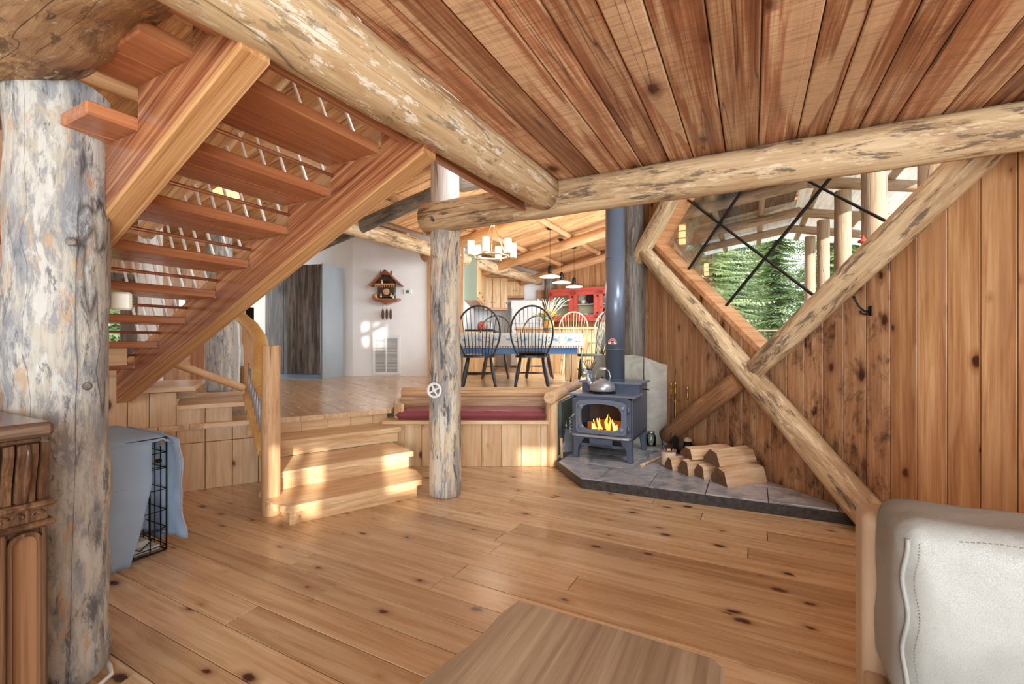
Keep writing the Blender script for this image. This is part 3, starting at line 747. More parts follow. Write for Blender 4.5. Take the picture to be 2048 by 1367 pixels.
# skirting of boards under the stair, two tiers
sk = struct('wall_skirting', 'two tiers of pale knotty boards under the stair')
F = frame(K0, UP, KD, KN)
def sktop(s): return 1.02 if s < -.16 else (.80 if s < .05 else (.66 if s < .47 else .495))
s = -1.15
for k, wd in enumerate([.16, .17, .16, .13, .12, .135, .13, .17, .19, .19, .19, .17, .15]):
    top = sktop(s+wd/2)
    piece('skirting_board', [(0, s+.002), (0.383, s+.002), (0.383, s+wd-.002), (0, s+wd-.002)], 0.03, F, M_skirt, sk, 0.003)
    piece('skirting_board', [(0.387, s+.002), (top, s+.002), (top, s+wd-.002), (0.387, s+wd-.002)], 0.03, F, M_skirt, sk, 0.003)
    s += wd
wd = MB().prism([(0, -1.1), (0, .8), (.48, .8), (.48, -1.1)], -0.06, -0.032, F); wd.build('backing', M_dark, sk)

# ground, deck
tag(MB().box(-40, 60, -30, 90, -0.5, -0.35).build('ground', M_grass), 'dry pale meadow ground outside', kind='structure')
dk = struct('deck', 'weathered outdoor deck along the right wall')
F = frame(ab(0, 0, 0.30), AX, -BX, UP)
planks('deck_board', F, 1.0, 16, -5.4, 1.0, 0.22, None, loc2(F, [((W0.x-NW.x*.2, W0.y-NW.y*.2), (-NW.x, -NW.y)), ((0, 3.0), (0, 1))]), 0.03, M_deck, dk, 0.006)

# ================================================================== LOGS AND STAIR
def tlog(name, label, cat, *a, group=None, **k): return tag(log(name, *a, **k), label, cat, group)
# knot / peg on logs
def knot(parent, p, d, r, mat): 
    d = Vector(d).normalized()
    m = MB().lathe([(r, 0), (r*.95, r*.35), (r*.6, r*.55), (0, r*.6)], 10)
    return place(m.build('knot', mat), zframe(Vector(p), Vector(p)+d), parent)
gp = tlog('log_post', 'massive grey mottled log post at the left edge', 'post', (-1.625, 1.625, 0), (-1.60, 1.605, 2.10), 0.142, 0.136, M_logG, wob=0.10, seg=28, step=0.09)
knot(gp, P(143, 483, 1.53), (0.35, -1, .1), 0.016, M_logK); knot(gp, P(175, 772, 1.53), (0.4, -1, 0), 0.014, M_logK)
mp = tlog('log_post', 'grey streaked log post standing beside the steps', 'post', (-0.525, 3.585, 0), (-0.525, 3.585, 2.10), 0.126, 0.114, M_logM, wob=0.07, seg=24, step=.1)
tlog('log_post', 'bleached upper log post above the cross beam', 'post', (-0.525, 3.585, 2.22), (-0.525, 3.585, 3.62), 0.112, 0.11, M_logW, wob=0.06, round_=0)
B0 = ab(2.865, -2.32, 2.165); 
cb = tlog('log_beam', 'long cross beam log under the ceiling edge', 'beam', Vector((-0.515, 3.50, 2.167))-BX*0.19, Vector((-0.515, 3.50, 2.158))+BX*3.55, 0.117, 0.108, M_logA, wob=0.06, seg=22)
knot(cb, P(868, 437, 3.43), (-0.1, -1, 0), 0.026, M_logK)
lb = tlog('log_beam', 'scuffed pale log beam running over the stair top', 'beam', ab(0.30, -1.235, 2.155), ab(2.78, -1.215, 2.185), 0.135, 0.112, M_logB, wob=0.05, seg=24)
tlog('log_beam', 'huge brown log beam resting on the grey post', 'beam', ab(0.535, -3.4, 2.25), ab(0.52, -1.0, 2.25), 0.225, 0.205, M_logBig, wob=0.14, seg=28, step=.1)
tlog('log_beam', 'cream log end sticking out beside the upper post', 'beam', ab(3.15, -2.15, 2.52), ab(3.15, 0.4, 2.52), 0.075, 0.075, M_logW)
tlog('log_beam', 'long weathered plate log below the roof of the hall', 'beam', ab(4.3, BL, 2.84), ab(11.15, BL, 2.84), 0.125, 0.125, M_logA, wob=0.07)
tlog('log_post', 'grey corner log behind the black stove pipe', 'post', (1.415, 5.27, 0.0), (1.415, 5.27, 3.9), 0.135, 0.13, M_logK, wob=0.08, seg=20)
tlog('log_post', 'slim dark log filling the corner beside the board wall', 'post', (1.535, 5.235, 0.0), (1.535, 5.235, 3.9), 0.05, 0.05, M_logD)
tlog('log_post', 'short weathered log post at the corner by the hutch', 'post', (1.0, 12.15, ZU), (1.0, 12.15, 2.95), 0.13, 0.13, M_logK)
tlog('log_post', 'pale log post behind the open stair treads', 'post', (-4.05, 5.1, ZU), (-4.05, 5.1, 2.62), 0.115, 0.11, M_logW, wob=.06)
tlog('log_post', 'grey weathered log post behind the stair railing', 'post', (-3.95, 6.15, ZU), (-3.95, 6.15, 2.9), 0.17, 0.15, M_logG, wob=.06)
# braces on the right wall (they lie on the boards)
BR = 0.085
def brace(lbl, p, q, r0, r1, mat, off=0.10, cat='brace', **k):
    return tlog('log_brace', lbl, cat, wallpt(p[0], p[1], off), wallpt(q[0], q[1], off), r0, r1, mat, seg=18, **k)
brace('long log brace slanting from window corner down to the sofa', (2.33, 2.235), (-0.13, 0.06), 0.075, 0.105, M_logA, 0.105, wob=.06)
brace('upper log brace rising right along the diamond window', (0.80, 0.985), (-0.88, 2.42), 0.082, 0.098, M_logA, 0.10, wob=.05)
brace('lower log brace reaching down behind the firewood', (0.99, 0.87), (1.93, 0.22), 0.088, 0.085, M_logD, 0.095, wob=.07)
brace('short log brace left of the diamond window', (2.50, 2.07), (1.20, 3.26), 0.09, 0.08, M_logA, 0.105, wob=.06)
tlog('log_brace', 'stub of a log poking out behind the window brace', 'brace', wallpt(2.36, 2.30, 0.10), wallpt(2.60, 2.52, 0.10), 0.055, 0.055, M_logD)
brace('log brace closing the top of the diamond window', (-0.62, 2.34), (0.99, 3.58), 0.08, 0.08, M_logA, 0.10)

# --- main stair: frame with x = direction down the stair (-B), y = towards the camera (-A), z up
ST = thing('open_stair', 'open stair of fir treads on two thick sawtooth stringers', 'stair')
FS = frame(Vector((-0.336, 1.995, 0)), -BX, -AX, UP)
sb = [0.302+0.3245*(7-i) for i in range(8)]; zt = [2.112-0.1512*(7-i) for i in range(8)]       # back edge and top of tread i
th = 0.044
def stringer_poly():
    top = [(-0.06, 2.26), (sb[7]-0.02, 2.26)]
    for i in range(7, -1, -1):
        top += [(sb[i]-.012, zt[i]-th)] if i == 7 else [(sb[i]-.012, zt[i+1]-th), (sb[i]-.012, zt[i]-th)]
    top[2:3] = [(sb[7]-.02, zt[7]-th)]
    end = 2.82
    top += [(end, zt[0]-th), (end, 2.062-0.455*end), (0.02, 2.053), (-0.06, 2.10)]
    return top
SP = stringer_poly()
for d, nm in ((-0.045, 'far'), (0.752, 'near')):
    m = MB().prism(SP, 0, 0.085, FS @ Matrix.Translation((0, d, 0)) @ frame(Vector((0, 0, 0)), Vector((1, 0, 0)), Vector((0, 0, 1)), Vector((0, 1, 0))), 0, 0.006)
    o = MB(); m2 = m
    I = (FS @ Matrix.Translation((1.3, d, 1.5)) @ RY(math.atan(0.455)))
    m2.v = [I.inverted() @ p for p in m2.v]
    so = place(m2.build('stringer', M_string), I, ST)
    cp_ = MB().prism([(0.035, 2.046), (2.82, 2.062-.455*2.82), (2.82, 2.040-.455*2.82), (0.035, 2.022)], -.002, 0.087, FS @ Matrix.Translation((0, d, 0)) @ frame(Vector((0, 0, 0)), Vector((1, 0, 0)), Vector((0, 0, 1)), Vector((0, 1, 0))), 0, 0.004)
    cp_.v = [I.inverted() @ p for p in cp_.v]; place(cp_.build('cap_strip', M_cap), I, ST)
    for k in (0.02, 0.055):
        place(MB().lathe([(0.0065, -.002), (0.0065, 0.0025), (0, 0.003)], 10).build('plug', M_skirt), FS @ Matrix.Translation((-0.03, d+k, 2.075)) @ RX(PI) @ RY(.5), so)
for i in range(8):
    dpt = 0.345; d0, d1 = 0.04, 0.97
    if i < 2: d1 = 1.1
    for y0, y1 in ((0, dpt*.46), (dpt*.46+.003, dpt)):
        m = MB().box(-(d1-d0)/2, (d1-d0)/2, -(y1-y0)/2, (y1-y0)/2, -th, 0, None, 0.005)
        place(m.build('tread_board', M_stair), FS @ Matrix.Translation((sb[i]-.012+(y0+y1)/2, (d0+d1)/2, zt[i])) @ RZ(PI/2), ST)
    if i < 8:
        r = MB().tube([(0, 0, -0.43), (0, 0, 0.43)], 0.0085, 8)
        place(r.build('safety_rod', M_copper), FS @ Matrix.Translation((sb[i]-.03, 0.40, zt[i]+.056)) @ RX(PI/2), ST)
m = MB().box(-.42, .42, -.012, .012, 0, zt[1]-th-zt[0], None, .003)
place(m.build('riser', M_panel if False else M_skirt), FS @ Matrix.Translation((sb[1]+.02, 0.62, zt[0])) @ RZ(PI/2), ST)
m = MB().box(0, 2.45, -.02, .02, 0, 0.185, None, .005)
tag(place(m.build('stair_header_board', M_string), frame(ab(0.42, -1.372, 2.088), AX, -BX, UP)), 'brown header board along the left of the scuffed beam', 'board')
# winder treads and landing at the foot of the main flight
WD = thing('winder_stair', 'winding landing treads above the pale board skirting', 'stair')
Fk = frame(K0, KD, -KN, UP)
for s0, s1, z, d, pr in ((0.18, 0.56, ZU+.004, .3, .05), (0.03, 0.53, 0.70, 0.95, 0.05), (-0.20, 0.15, 0.845, 0.8, 0.045), (-0.75, -0.12, 0.985, 0.7, 0.03)):
    pol = [(s0, -pr+.02), (s0+.03, -pr), (s0+(s1-s0)*.45, -pr+.01), (s1-.02, -pr), (s1, -pr+.015), (s1+.02, d), (s0-.06, d)]
    c = (s0+s1)/2
    place(MB().prism([(x-c, y) for x, y in pol], -0.036, 0, None, 0, .005).build('tread', M_step), Fk @ Matrix.Translation((c, 0, z)), WD)
for s0, s1, z0, z1, y in ((0.51, 0.53, ZU, .664, 0.0), (0.10, 0.50, ZU, .664, 0.6), (-0.2, 0.12, .70, .81, 0.5)):
    place(MB().box(-(s1-s0)/2, (s1-s0)/2, 0, .02, z0, z1, None, .002).build('riser', M_step), Fk @ Matrix.Translation(((s0+s1)/2, y, 0)), WD)

# --- log railing of the main stair
RL = thing('stair_railing', 'log stair railing with slanted pale metal rods', 'railing')
FR = FS @ Matrix.Translation((0, -0.15, 0))
def rp(s, z): return FR @ Vector((s, 0, z))
log('lower_rail', rp(0.28, 2.52-.49*.28), rp(3.0, 2.52-.49*3.0), 0.045, 0.052, M_logP, RL, wob=.05)
log('handrail', rp(0.1, 3.40-.482*.1), rp(2.85, 3.40-.482*2.85), 0.052, 0.06, M_logP, RL, wob=.07)
sr = 0.36
while sr < 2.95:
    p0 = rp(sr, 2.52-.49*sr); q = rp(sr+0.33, 3.40-.482*(sr+0.33))
    L = (q-p0).length
    m = MB().tube([(0, 0, 0), (0, 0, L)], 0.0095, 7); place(m.build('rod', M_rod), zframe(p0, q), RL)
    sr += 0.126

# --- three steps up to the hall
TS = thing('timber_steps', 'three wide fir steps up to the raised floor', 'steps')
def xy(u, v, z): 
    Y = (CAMZ-z)*FPX/(v-683.5); return Vector(((u-1024)/FPX*Y, Y, 0))
L1, R1 = Vector((-1.433, 2.95, 0)), Vector((-0.70, 3.53, 0))
L2, R2 = Vector((-1.66, 3.25, 0)), Vector((-0.838, 3.873, 0))
L3, R3 = Vector((-1.862, 3.645, 0)), Vector((-1.04, 4.268, 0))
def tread(pts, z):
    c = sum(pts, Vector())/len(pts); Fl = frame(Vector((c.x, c.y, z)), ED, EN, UP)
    place(MB().prism(to2d(Fl, [(p.x, p.y, z) for p in pts]), -0.042, 0, None, 0, .006).build('tread', M_step), Fl, TS)
tread([L1, R1, R1+Vector((-.015, .10, 0)), Vector((-.80, 3.80, 0)), R1+EN*.46, L1+EN*.46-ED*.12, Vector((-1.70, 3.20, 0)), Vector((-1.655, 3.06, 0)), Vector((-1.57, 2.985, 0)), Vector((-1.49, 2.955, 0))], 0.135)
tread([L2-ED*.05, R2, R2+EN*.46, L2+EN*.46-ED*.05], 0.27)
tread([L3-ED*.10, R3, R3+EN*.40, L3+EN*.40-ED*.10], 0.405)
def riser(a, b, z0, z1, y=0.03):
    c = (a+b)/2; L = (b-a).length
    place(MB().box(-L/2, L/2, 0, .025, z0, z1, None, .002).build('riser', M_step), frame(c+EN*y, ED, EN, UP), TS)
riser(L1+ED*.01, R1-ED*.03, 0, .093); riser(L2-ED*.02, R2-ED*.03, .135, .228); riser(L3-ED*.1, R3-ED*.02, .27, .363)
place(MB().box(-.02, .02, 0, .4, 0, .093).build('side_panel', M_step), frame(L1+EN*.04+ED*.02, ED, EN, UP), TS)
Sq = S0-ED*.25
for k in range(6):
    w0 = .215*k; w1 = min(w0+.212, 1.22)
    place(MB().box(-(w1-w0)/2, (w1-w0)/2, 0, .02, .405, .496, None, .002).build('riser_board', M_skirt), frame(Sq+ED*((w0+w1)/2), ED, EN, UP), TS)
# newel, hall railing
tlog('newel_post', 'short peeled log newel at the foot of the steps', 'post', (-1.675, 3.165, 0), (-1.675, 3.165, 1.178), 0.061, 0.058, M_logP, wob=.05, end=M_light)
HR_ = thing('hall_railing', 'honey coloured crooked log railing beside the three steps', 'railing')
pts = [P(470, 622, 4.75), P(488, 640, 4.5), P(506, 655, 4.2), P(520, 678, 3.95), P(522, 705, 3.75), P(521, 735, 3.6), P(519, 760, 3.5), P(526, 785, 3.4), P(537, 805, 3.25)]
HR_.location = pts[0]; HR_.matrix_basis = Matrix.Translation(pts[0])
place(MB().tube(pts, [.05, .055, .055, .058, .062, .062, .055, .042, .035], 14, None, True, 0, 0, True, .06, 3).build('handrail', M_logY), Matrix.Identity(4), HR_)
rp0, rp1 = P(497, 790, 3.9), P(528, 905, 3.22)
log('lower_rail', rp0, rp1, 0.045, 0.04, M_logY, HR_, seg=12)
for k in range(7):
    f = (k+.6)/7.2; a = rp0.lerp(rp1, f); b = Vector((a.x+.0, a.y, 0)); zz = [1.02, .98, .945, .91, .875, .85, .82][k]
    b = Vector((a.x-.02, a.y+.02, zz))
    place(MB().tube([(0, 0, 0), (0, 0, (b-a).length)], .0075, 7).build('rod', M_alu), zframe(a, b), HR_)
tlog('railing_post', 'knotty peeled log post behind the crooked handrail', 'post', (-2.46, 4.32, ZU), (-2.5, 4.32, 1.33), 0.06, 0.05, M_logP, wob=.09)
tlog('stair_handrail', 'slim sloping log handrail beside the winding treads', 'railing', P(345, 725, 3.75), P(487, 776, 4.22), 0.032, 0.034, M_logP, wob=.08, seg=12)
# white hand wheel on the post
hw = thing('hand_wheel', 'white spoked hand wheel fixed to the middle post', 'wheel', P(869, 780, 3.435))
hw.matrix_basis = Matrix.Translation(P(869, 780, 3.435)) @ RX(PI/2) @ RY(-.25)
m = MB(); m.tube([(0.051*math.cos(a*PI/12), 0.051*math.sin(a*PI/12), 0) for a in range(25)], 0.0105, 8, cap=False); m.build('rim', M_whiteobj, hw)
for k in range(4):
    a = k*PI/2+.5; MB().bar((0, 0, 0), (.05*math.cos(a), .05*math.sin(a), 0), .013, .010, .002).build('spoke', M_whiteobj, hw)
MB().lathe([(.016, -.012), (.016, .010), (.008, .014), (0, .014)], 14).build('hub', M_whiteobj, hw)

# --- window seat
SE = thing('window_seat', 'built in bench of pale boards between steps and stove', 'bench', (-0.3, 4.39, 0))
x = -1.24; xs = [.2, .17, .2, .19, .19, .19, .19, .19, .125]
for wdt in xs:
    place(MB().prism([(0, 0), (.405, 0), (.405, wdt-.003), (0, wdt-.003)], -.02, 0, None, 0, .003).build('front_board', M_skirt), frame(Vector((x, 4.385, 0)), UP, Vector((1, 0, 0)), Vector((0, -1, 0))) , SE); x += wdt
place(MB().box(-.85, .75, -.24, .24, -.035, 0, None, .005).build('seat_board', M_step), T(-.40, 4.595, .445), SE)
place(MB().box(-.80, .80, -.012, .012, 0, .12, None, .003).build('back_board', wood('wavy_fir_back', C(136, 84, 50), C(178, 126, 82), C(214, 170, 124), rough=.4, g=.6, var=.1)), T(-.38, 4.80, .50), SE)
pol = [(-1.22, 4.86), (-1.21, 4.66), (-1.16, 4.50), (-1.07, 4.40), (-1.05, 4.42), (-1.13, 4.52), (-1.17, 4.68), (-1.18, 4.86)]
place(MB().prism(pol, .45, .60, None, 0, .004).build('curved_end_board', M_step), Matrix.Identity(4), SE)
# cushion
def pillow(x0, x1, y0, y1, z0, z1, nx=22, ny=8, sk=0.0, e=.45):
    m = MB(); g = {}
    def prof(t): return (1-abs(2*t-1)**6)
    for side in (0, 1):
        for i in range(nx+1):
            for j in range(ny+1):
                a, b = i/nx, j/ny; k = (prof(a)*prof(b))**e
                z = (z0+z1)/2 + (1 if side else -1)*(z1-z0)/2*k
                if side: z += .006*noise.noise(Vector((a*9, b*3, 1)))*k
                else: z = max(z, z0) if k < .6 else z0
                xx = x0+(x1-x0)*a; yy = y0+(y1-y0)*b
                xx += sk*(b)*(1-a)
                g[side, i, j] = len(m.v); m.v.append(Vector((xx, yy, z)))
    for i in range(nx):
        for j in range(ny):
            m.f.append([g[1, i, j], g[1, i+1, j], g[1, i+1, j+1], g[1, i, j+1]]); m.f.append([g[0, i, j+1], g[0, i+1, j+1], g[0, i+1, j], g[0, i, j]])
            m.mi += [0, 0]; m.sm += [True, True]
    return m
tag(pillow(-1.13, .335, 4.375, 4.775, .447, .535, 40, 12, .05, .16).build('bench_cushion', M_cush), 'long burgundy seat cushion on the pale board bench', 'cushion')
tlog('log_rail', 'log curb behind the burgundy bench cushion', 'rail', (-1.18, 4.885, .652), (.55, 4.93, .658), .06, .058, M_logP, wob=.04, end=M_light)
tlog('log_rail', 'log rail running from bench end back past the stove', 'rail', (.355, 4.29, .672), (.80, 5.55, .69), .062, .058, M_logP, wob=.04, end=M_light)
tlog('railing_post', 'short peeled log post at the right bench end', 'post', (.385, 4.42, 0), (.385, 4.42, .63), .064, .06, M_logP, wob=.07)

# ================================================================== HEARTH AND STOVE
HZ = 0.089
hp = [(.42, 4.31), (.567, 3.737), (2.275, 2.955), (1.63, 4.93), (1.30, 5.42), (.86, 5.42), (.46, 4.44)]
HE = thing('hearth', 'raised slate tiled hearth with a dark stone edge', 'hearth')
MB().prism(hp, 0, HZ-.012, None, 0, .004).build('stone_edge', M_slatedark, HE)
F = frame(Vector((.567, 3.737, HZ)), BX, AX, UP)
planks('tile', F, -0.35, 2.4, -1.3, 2.2, 0.405, (.405, .4051), hull_planes(to2d(F, [(p[0], p[1], HZ) for p in hp])), 0.012, M_slate, HE, .006, .002, .001, voff=.12)
tag(MB().prism([(.455, 4.47), (.485, 4.46), (.845, 5.42), (.815, 5.43)], HZ, .615, None, 0, .003).build('side_slab', M_slategreen), 'dark green slate side wall left of the stove', 'slab')
def slabpoly(pts, label, mat, y0, y1, u0, u1):
    f = lambda u: y0+(y1-y0)*(u-u0)/(u1-u0)
    q = [P(u, v, f(u)) for u, v in pts]
    for p in q[:2]: p.z = HZ
    c = sum(q, Vector())/len(q); d = (P(u1, 700, f(u1))-P(u0, 700, f(u0))); d.z = 0; d.normalize(); nn = Vector((d.y, -d.x, 0))
    Fl = frame(Vector((c.x, c.y, 0)), d, UP, nn)
    I = Fl.inverted()
    o = MB().prism([((I @ p).x, (I @ p).y) for p in q], -.05, 0, None, 0, .006).build('stone_slab', mat)
    return tag(place(o, Fl), label, 'slab')
slabpoly([(1176, 890), (1287, 890), (1287, 713), (1266, 709), (1240, 711), (1215, 708), (1192, 712), (1180, 740)], 'darker stone slab standing behind the stove pipe', M_stone1, 5.02, 4.98, 1176, 1287)
slabpoly([(1288, 890), (1347, 892), (1350, 742), (1346, 731), (1320, 726), (1306, 720), (1288, 714)], 'pale stone slab leaning beside the fire tools', M_stone2, 4.98, 4.86, 1288, 1350)

SV = thing('wood_stove', 'grey cast iron wood stove on splayed legs with burning fire', 'stove', (.997, 4.572, HZ), ROT_AB)
sx, yf, yb = .29, -.33, .31
bd = MB()
bd.box(-sx, -sx+.012, yf, yb, .21, .60); bd.box(sx-.012, sx, yf, yb, .21, .60); bd.box(-sx, sx, yb-.012, yb, .21, .60)
bd.box(-sx, sx, yf, yb, .205, .225); bd.box(-sx, -sx+.012, -.04, yb, .6, .70); bd.box(sx-.012, sx, -.04, yb, .6, .70); bd.box(-sx, sx, yb-.012, yb, .6, .70)
bd.box(-sx, sx, -.05, -.035, .6, .70)
bd.build('body', M_iron, SV)
def sup(hx, hz, n, arch, c, N=44):
    out = []
    for k in range(N):
        a = 2*PI*k/N; ca, sa = math.cos(a), math.sin(a)
        r = (abs(ca)**n+abs(sa)**n)**(-1/n); x, z = hx*r*ca, hz*r*sa
        if z > 0: z += arch*(1-(x/hx)**2)
        out.append((x, z+c))
    return out
FD = RX(PI/2)                                            # local x, z of the front; extruded along -y
outer = sup(.276, .19, 30, 0, .405); inner = sup(.215, .128, 5, .012, .40)
fr = MB().ring(outer, inner, 0, .012, Matrix.Translation((0, yf+.006, 0)) @ FD); fr.build('front_plate', M_iron, SV)
MB().box(-.20, .20, yf+.05, yf+.40, .235, .25).build('firebrick_floor', M_soot, SV)
MB().box(-.25, .25, yf+.40, yf+.43, .235, .59).build('firebrick_back', M_soot, SV)
dr = MB(); dr.ring(sup(.243, .152, 12, .022, .40), sup(.196, .112, 4.6, .02, .40), .004, .036, Matrix.Translation((0, yf, 0)) @ FD)
dr.ring(sup(.214, .130, 5, .02, .40), sup(.196, .112, 4.6, .02, .40), .036, .046, Matrix.Translation((0, yf, 0)) @ FD)
do = dr.build('door', M_iron2, SV)
MB().prism(sup(.20, .116, 4.6, .02, .40), .010, .014, Matrix.Translation((0, yf, 0)) @ FD).build('glass', M_glassd, do)
for x, z in ((-.197, .50), (.197, .50), (-.19, .305), (.19, .305)):
    MB().lathe([(.030, 0), (.028, .008), (.016, .013), (0, .014)], 14, Matrix.Translation((x, yf-.036, z)) @ FD).build('boss', M_iron2, do)
for z in (.48, .31):
    MB().lathe([(.012, -.03), (.012, .03)], 10, Matrix.Translation((.255, yf-.02, z))).build('hinge', M_iron, do)
h = MB(); h.tube([(-.24, yf-.02, .42), (-.262, yf-.045, .42), (-.275, yf-.06, .40)], .007, 8)
h.tube([(-.285+.012*math.cos(a*.9), yf-.065+.012*math.sin(a*.9), .40-.0042*a) for a in range(0, 40)], .0034, 6)
h.build('coil_handle', M_alu, do)
lip = [(-.26, 0), (.26, 0), (.285, -.03), (.27, -.062), (.22, -.072), (-.22, -.072), (-.27, -.062), (-.285, -.03)]
MB().prism([(x, y+yf) for x, y in lip], .222, .240, None, 0, .005).build('ash_lip', M_alu, SV)
ap = MB()
for x0, x1, z0, z1 in ((-.276, -.20, .12, .222), (-.12, .10, .12, .222), (.19, .276, .12, .222), (-.276, .276, .195, .222), (-.276, .276, .12, .145)): ap.box(x0, x1, yf+.004, yf+.018, z0, z1)
ap.box(-.2, .2, yf+.06, yf+.07, .12, .21, None, 0)
ap.build('apron', M_iron, SV)
for x in (-.16, .145): MB().box(x-.046, x+.046, yf+.03, yf+.04, .14, .2).build('air_slot', M_black, SV)
for x in (-1, 1):
    for y0, s_ in ((yf, 1), (yb, -1)):
        lg = [(x*.285, .225), (x*.16, .225), (x*.185, .17), (x*.225, .11), (x*.238, .03), (x*.235, 0), (x*.29, 0), (x*.283, .10)]
        o = MB().prism(lg, 0, .05, Matrix.Translation((0, y0+(.05 if s_ > 0 else 0), 0)) @ FD, 0, .006).build('leg', M_iron, SV)
MB().prism([(-.325, -.375), (.325, -.375), (.325, -.035), (-.325, -.035)], .600, .618, None, 0, .005).build('lower_top_plate', M_iron2, SV)
MB().prism([(-.315, -.09), (.315, -.09), (.315, .335), (-.315, .335)], .700, .718, None, 0, .005).build('upper_top_plate', M_iron2, SV)
MB().tube([(sx, .12, .64), (sx+.05, .12, .64), (sx+.06, .09, .64)], .006, 7).build('damper_rod', M_black, SV)
for i, (x, y, r, rz) in enumerate(((-.05, -.14, .045, .15), (.06, -.06, .05, -.2), (0, -.02, .04, .4))):
    MB().tube([(-.17, 0, 0), (0, .01, .004), (.17, 0, 0)], r*.8, 10, T(x*.4, y, .25+r*.8, rz), wob=.15).build('burning_log', plain('charred_wood', C(58, 34, 24), .9, emis=(1, .22, .03, 1), estr=.25), SV)
def flame(x, y, z, h, r):
    prof = [(0, 0), (r*.75, h*.1), (r, h*.25), (r*.72, h*.5), (r*.35, h*.75), (0, h)]
    m = MB(); m.lathe(prof, 9, T(x, y, z) @ Matrix.Diagonal((1, .5, 1, 1)))
    m.v = [Vector((p.x+.012*math.sin((p.z-z)*40+x*90), p.y, p.z)) for p in m.v]; return m
for k in range(15):
    x = U(-.15, .15); h = (.17-.55*abs(x))*U(.6, 1.05)
    flame(x, yf+U(.09, .2), .255, max(.04, h), U(.012, .022)).build('flame', M_flamein if k % 3 == 0 else M_flame, SV)
px, py = .005, .125
pz = HZ+.718
FL = thing('stove_pipe', 'tall black steel flue pipe rising from the wood stove', 'pipe', (0, 0, 0)); pc = wm(SV) @ Vector((px, py, 0)); FL.matrix_basis = Matrix.Translation((pc.x, pc.y, pz))
MB().lathe([(.097, 0), (.097, .32), (.0985, .32), (.0985, 1.25), (.0965, 1.25), (.0965, 2.95)], 32).build('pipe', M_pipe, FL)
for z in (.012, .318, 1.25): MB().tube([(.098*math.cos(a*PI/16), .098*math.sin(a*PI/16), z) for a in range(33)], .0035, 6, cap=False).build('seam_ring', M_pipe, FL)
for k in range(6): MB().sphere((.0985*math.cos(-2.0+k*.0), .0985*math.sin(-2.0), .36+k*.04), .003, 6, 4).build('rivet', M_alu, FL) if k < 2 else None
# round red and white thermometer badge on the pipe
ang = -2.05; bd_ = FL.matrix_basis @ Vector((.100*math.cos(ang), .100*math.sin(ang), .385))
TB = thing('pipe_thermometer', 'small red and white half round gauge on the flue', 'gauge'); TB.matrix_basis = Matrix.Translation(bd_) @ RZ(ang+PI/2) @ RX(PI/2)
arc = lambda r, a0, a1, n=18: [(r*math.cos(a0+(a1-a0)*k/n), r*math.sin(a0+(a1-a0)*k/n)) for k in range(n+1)]
MB().prism(arc(.043, -.35, PI+.35), 0, .004).build('plate', M_whiteobj, TB)
mm = MB(); o_, i_ = arc(.040, .0, PI), arc(.026, .0, PI)[::-1]; mm.prism(o_+i_, .0042, .0052); mm.build('red_arc', M_red, TB)
MB().prism([(-.02, -.012), (.02, -.012), (.012, .004), (-.012, .004)], .0042, .0052).build('red_base', M_red, TB)
MB().prism([(-.018, .006), (.018, .006), (.012, .02), (-.012, .02)], .0042, .0056).build('dial', M_black, TB)
# kettle
ktl = wm(SV) @ Vector((-.03, -.20, .618))
KT = thing('kettle', 'dull aluminium whistling kettle on the stove top', 'kettle', ktl, -.6)
MB().lathe([(.112, .010), (.118, .016), (.121, .035), (.117, .062), (.100, .090), (.074, .108), (.045, .116), (.042, .118)], 28).build('body', M_alu, KT)
MB().lathe([(.044, .117), (.040, .124), (.020, .130), (0, .131)], 20).build('lid', M_alu, KT)
MB().lathe([(0.006, .130), (.011, .138), (.009, .147), (0, .150)], 10).build('lid_knob', M_black, KT)
MB().tube([(-.10, 0, .055), (-.135, 0, .085), (-.150, 0, .12), (-.158, 0, .15), (-.152, 0, .175)], [.032, .026, .021, .018, .017], 12).build('spout', M_alu, KT)
MB().tube([(-.068, 0, .10), (-.078, 0, .15), (-.062, 0, .20), (-.02, 0, .224), (.03, 0, .224), (.066, 0, .20), (.080, 0, .15), (.068, 0, .10)], .0065, 8).build('handle', M_steel, KT)
MB().tube([(-.03, 0, .224), (.035, 0, .224)], .013, 10).build('grip', M_offwhite, KT)
TR = MB()
for r in (.05, .09, .13): TR.tube([(r*math.cos(a*PI/16), r*math.sin(a*PI/16), .0045) for a in range(33)], .0042, 6, cap=False)
for k in range(6): TR.bar((0, 0, .0045), (.13*math.cos(k*PI/3), .13*math.sin(k*PI/3), .0045), .007, .007)
tag(place(TR.build('trivet', M_black), Matrix.Translation(ktl)), 'flat black ring trivet beneath the kettle', 'trivet')
for o in [KT]: o.matrix_basis = Matrix.Translation((0, 0, .009)) @ o.matrix_basis
# heat powered fan
fl = wm(SV) @ Vector((-.215, -.03, .718))
FN = thing('stove_fan', 'black finned heat powered fan on the upper stove plate', 'fan', fl, -.2)
b_ = MB(); b_.box(-.045, .045, -.03, .03, 0, .008, None, .002); b_.box(-.03, .03, -.014, .014, .008, .09, None, .004); b_.box(-.038, .038, -.02, .02, .09, .105, None, .003); b_.build('base', M_iron2, FN)
for k in range(7):
    a = (k-3)*.20; c = Vector((math.sin(a)*.03, 0, .105)); e = Vector((math.sin(a)*.115, 0, .105+.105*math.cos(a*.8)))
    MB().bar(c, e, .05, .005, .001).build('fin', M_black, FN)
for k in range(4):
    a = k*PI/2+.4
    MB().prism([(0, .006), (.03, .022), (.062, .018), (.068, -.004), (.03, -.014), (0, -.006)], 0, .0018, Matrix.Translation((-.02, -.05, .07)) @ RX(PI/2) @ RZ(a) @ RX(.45)).build('blade', M_alu, FN)
MB().tube([(-.02, -.012, .07), (-.02, -.052, .07)], .007, 8).build('hub', M_black, FN)

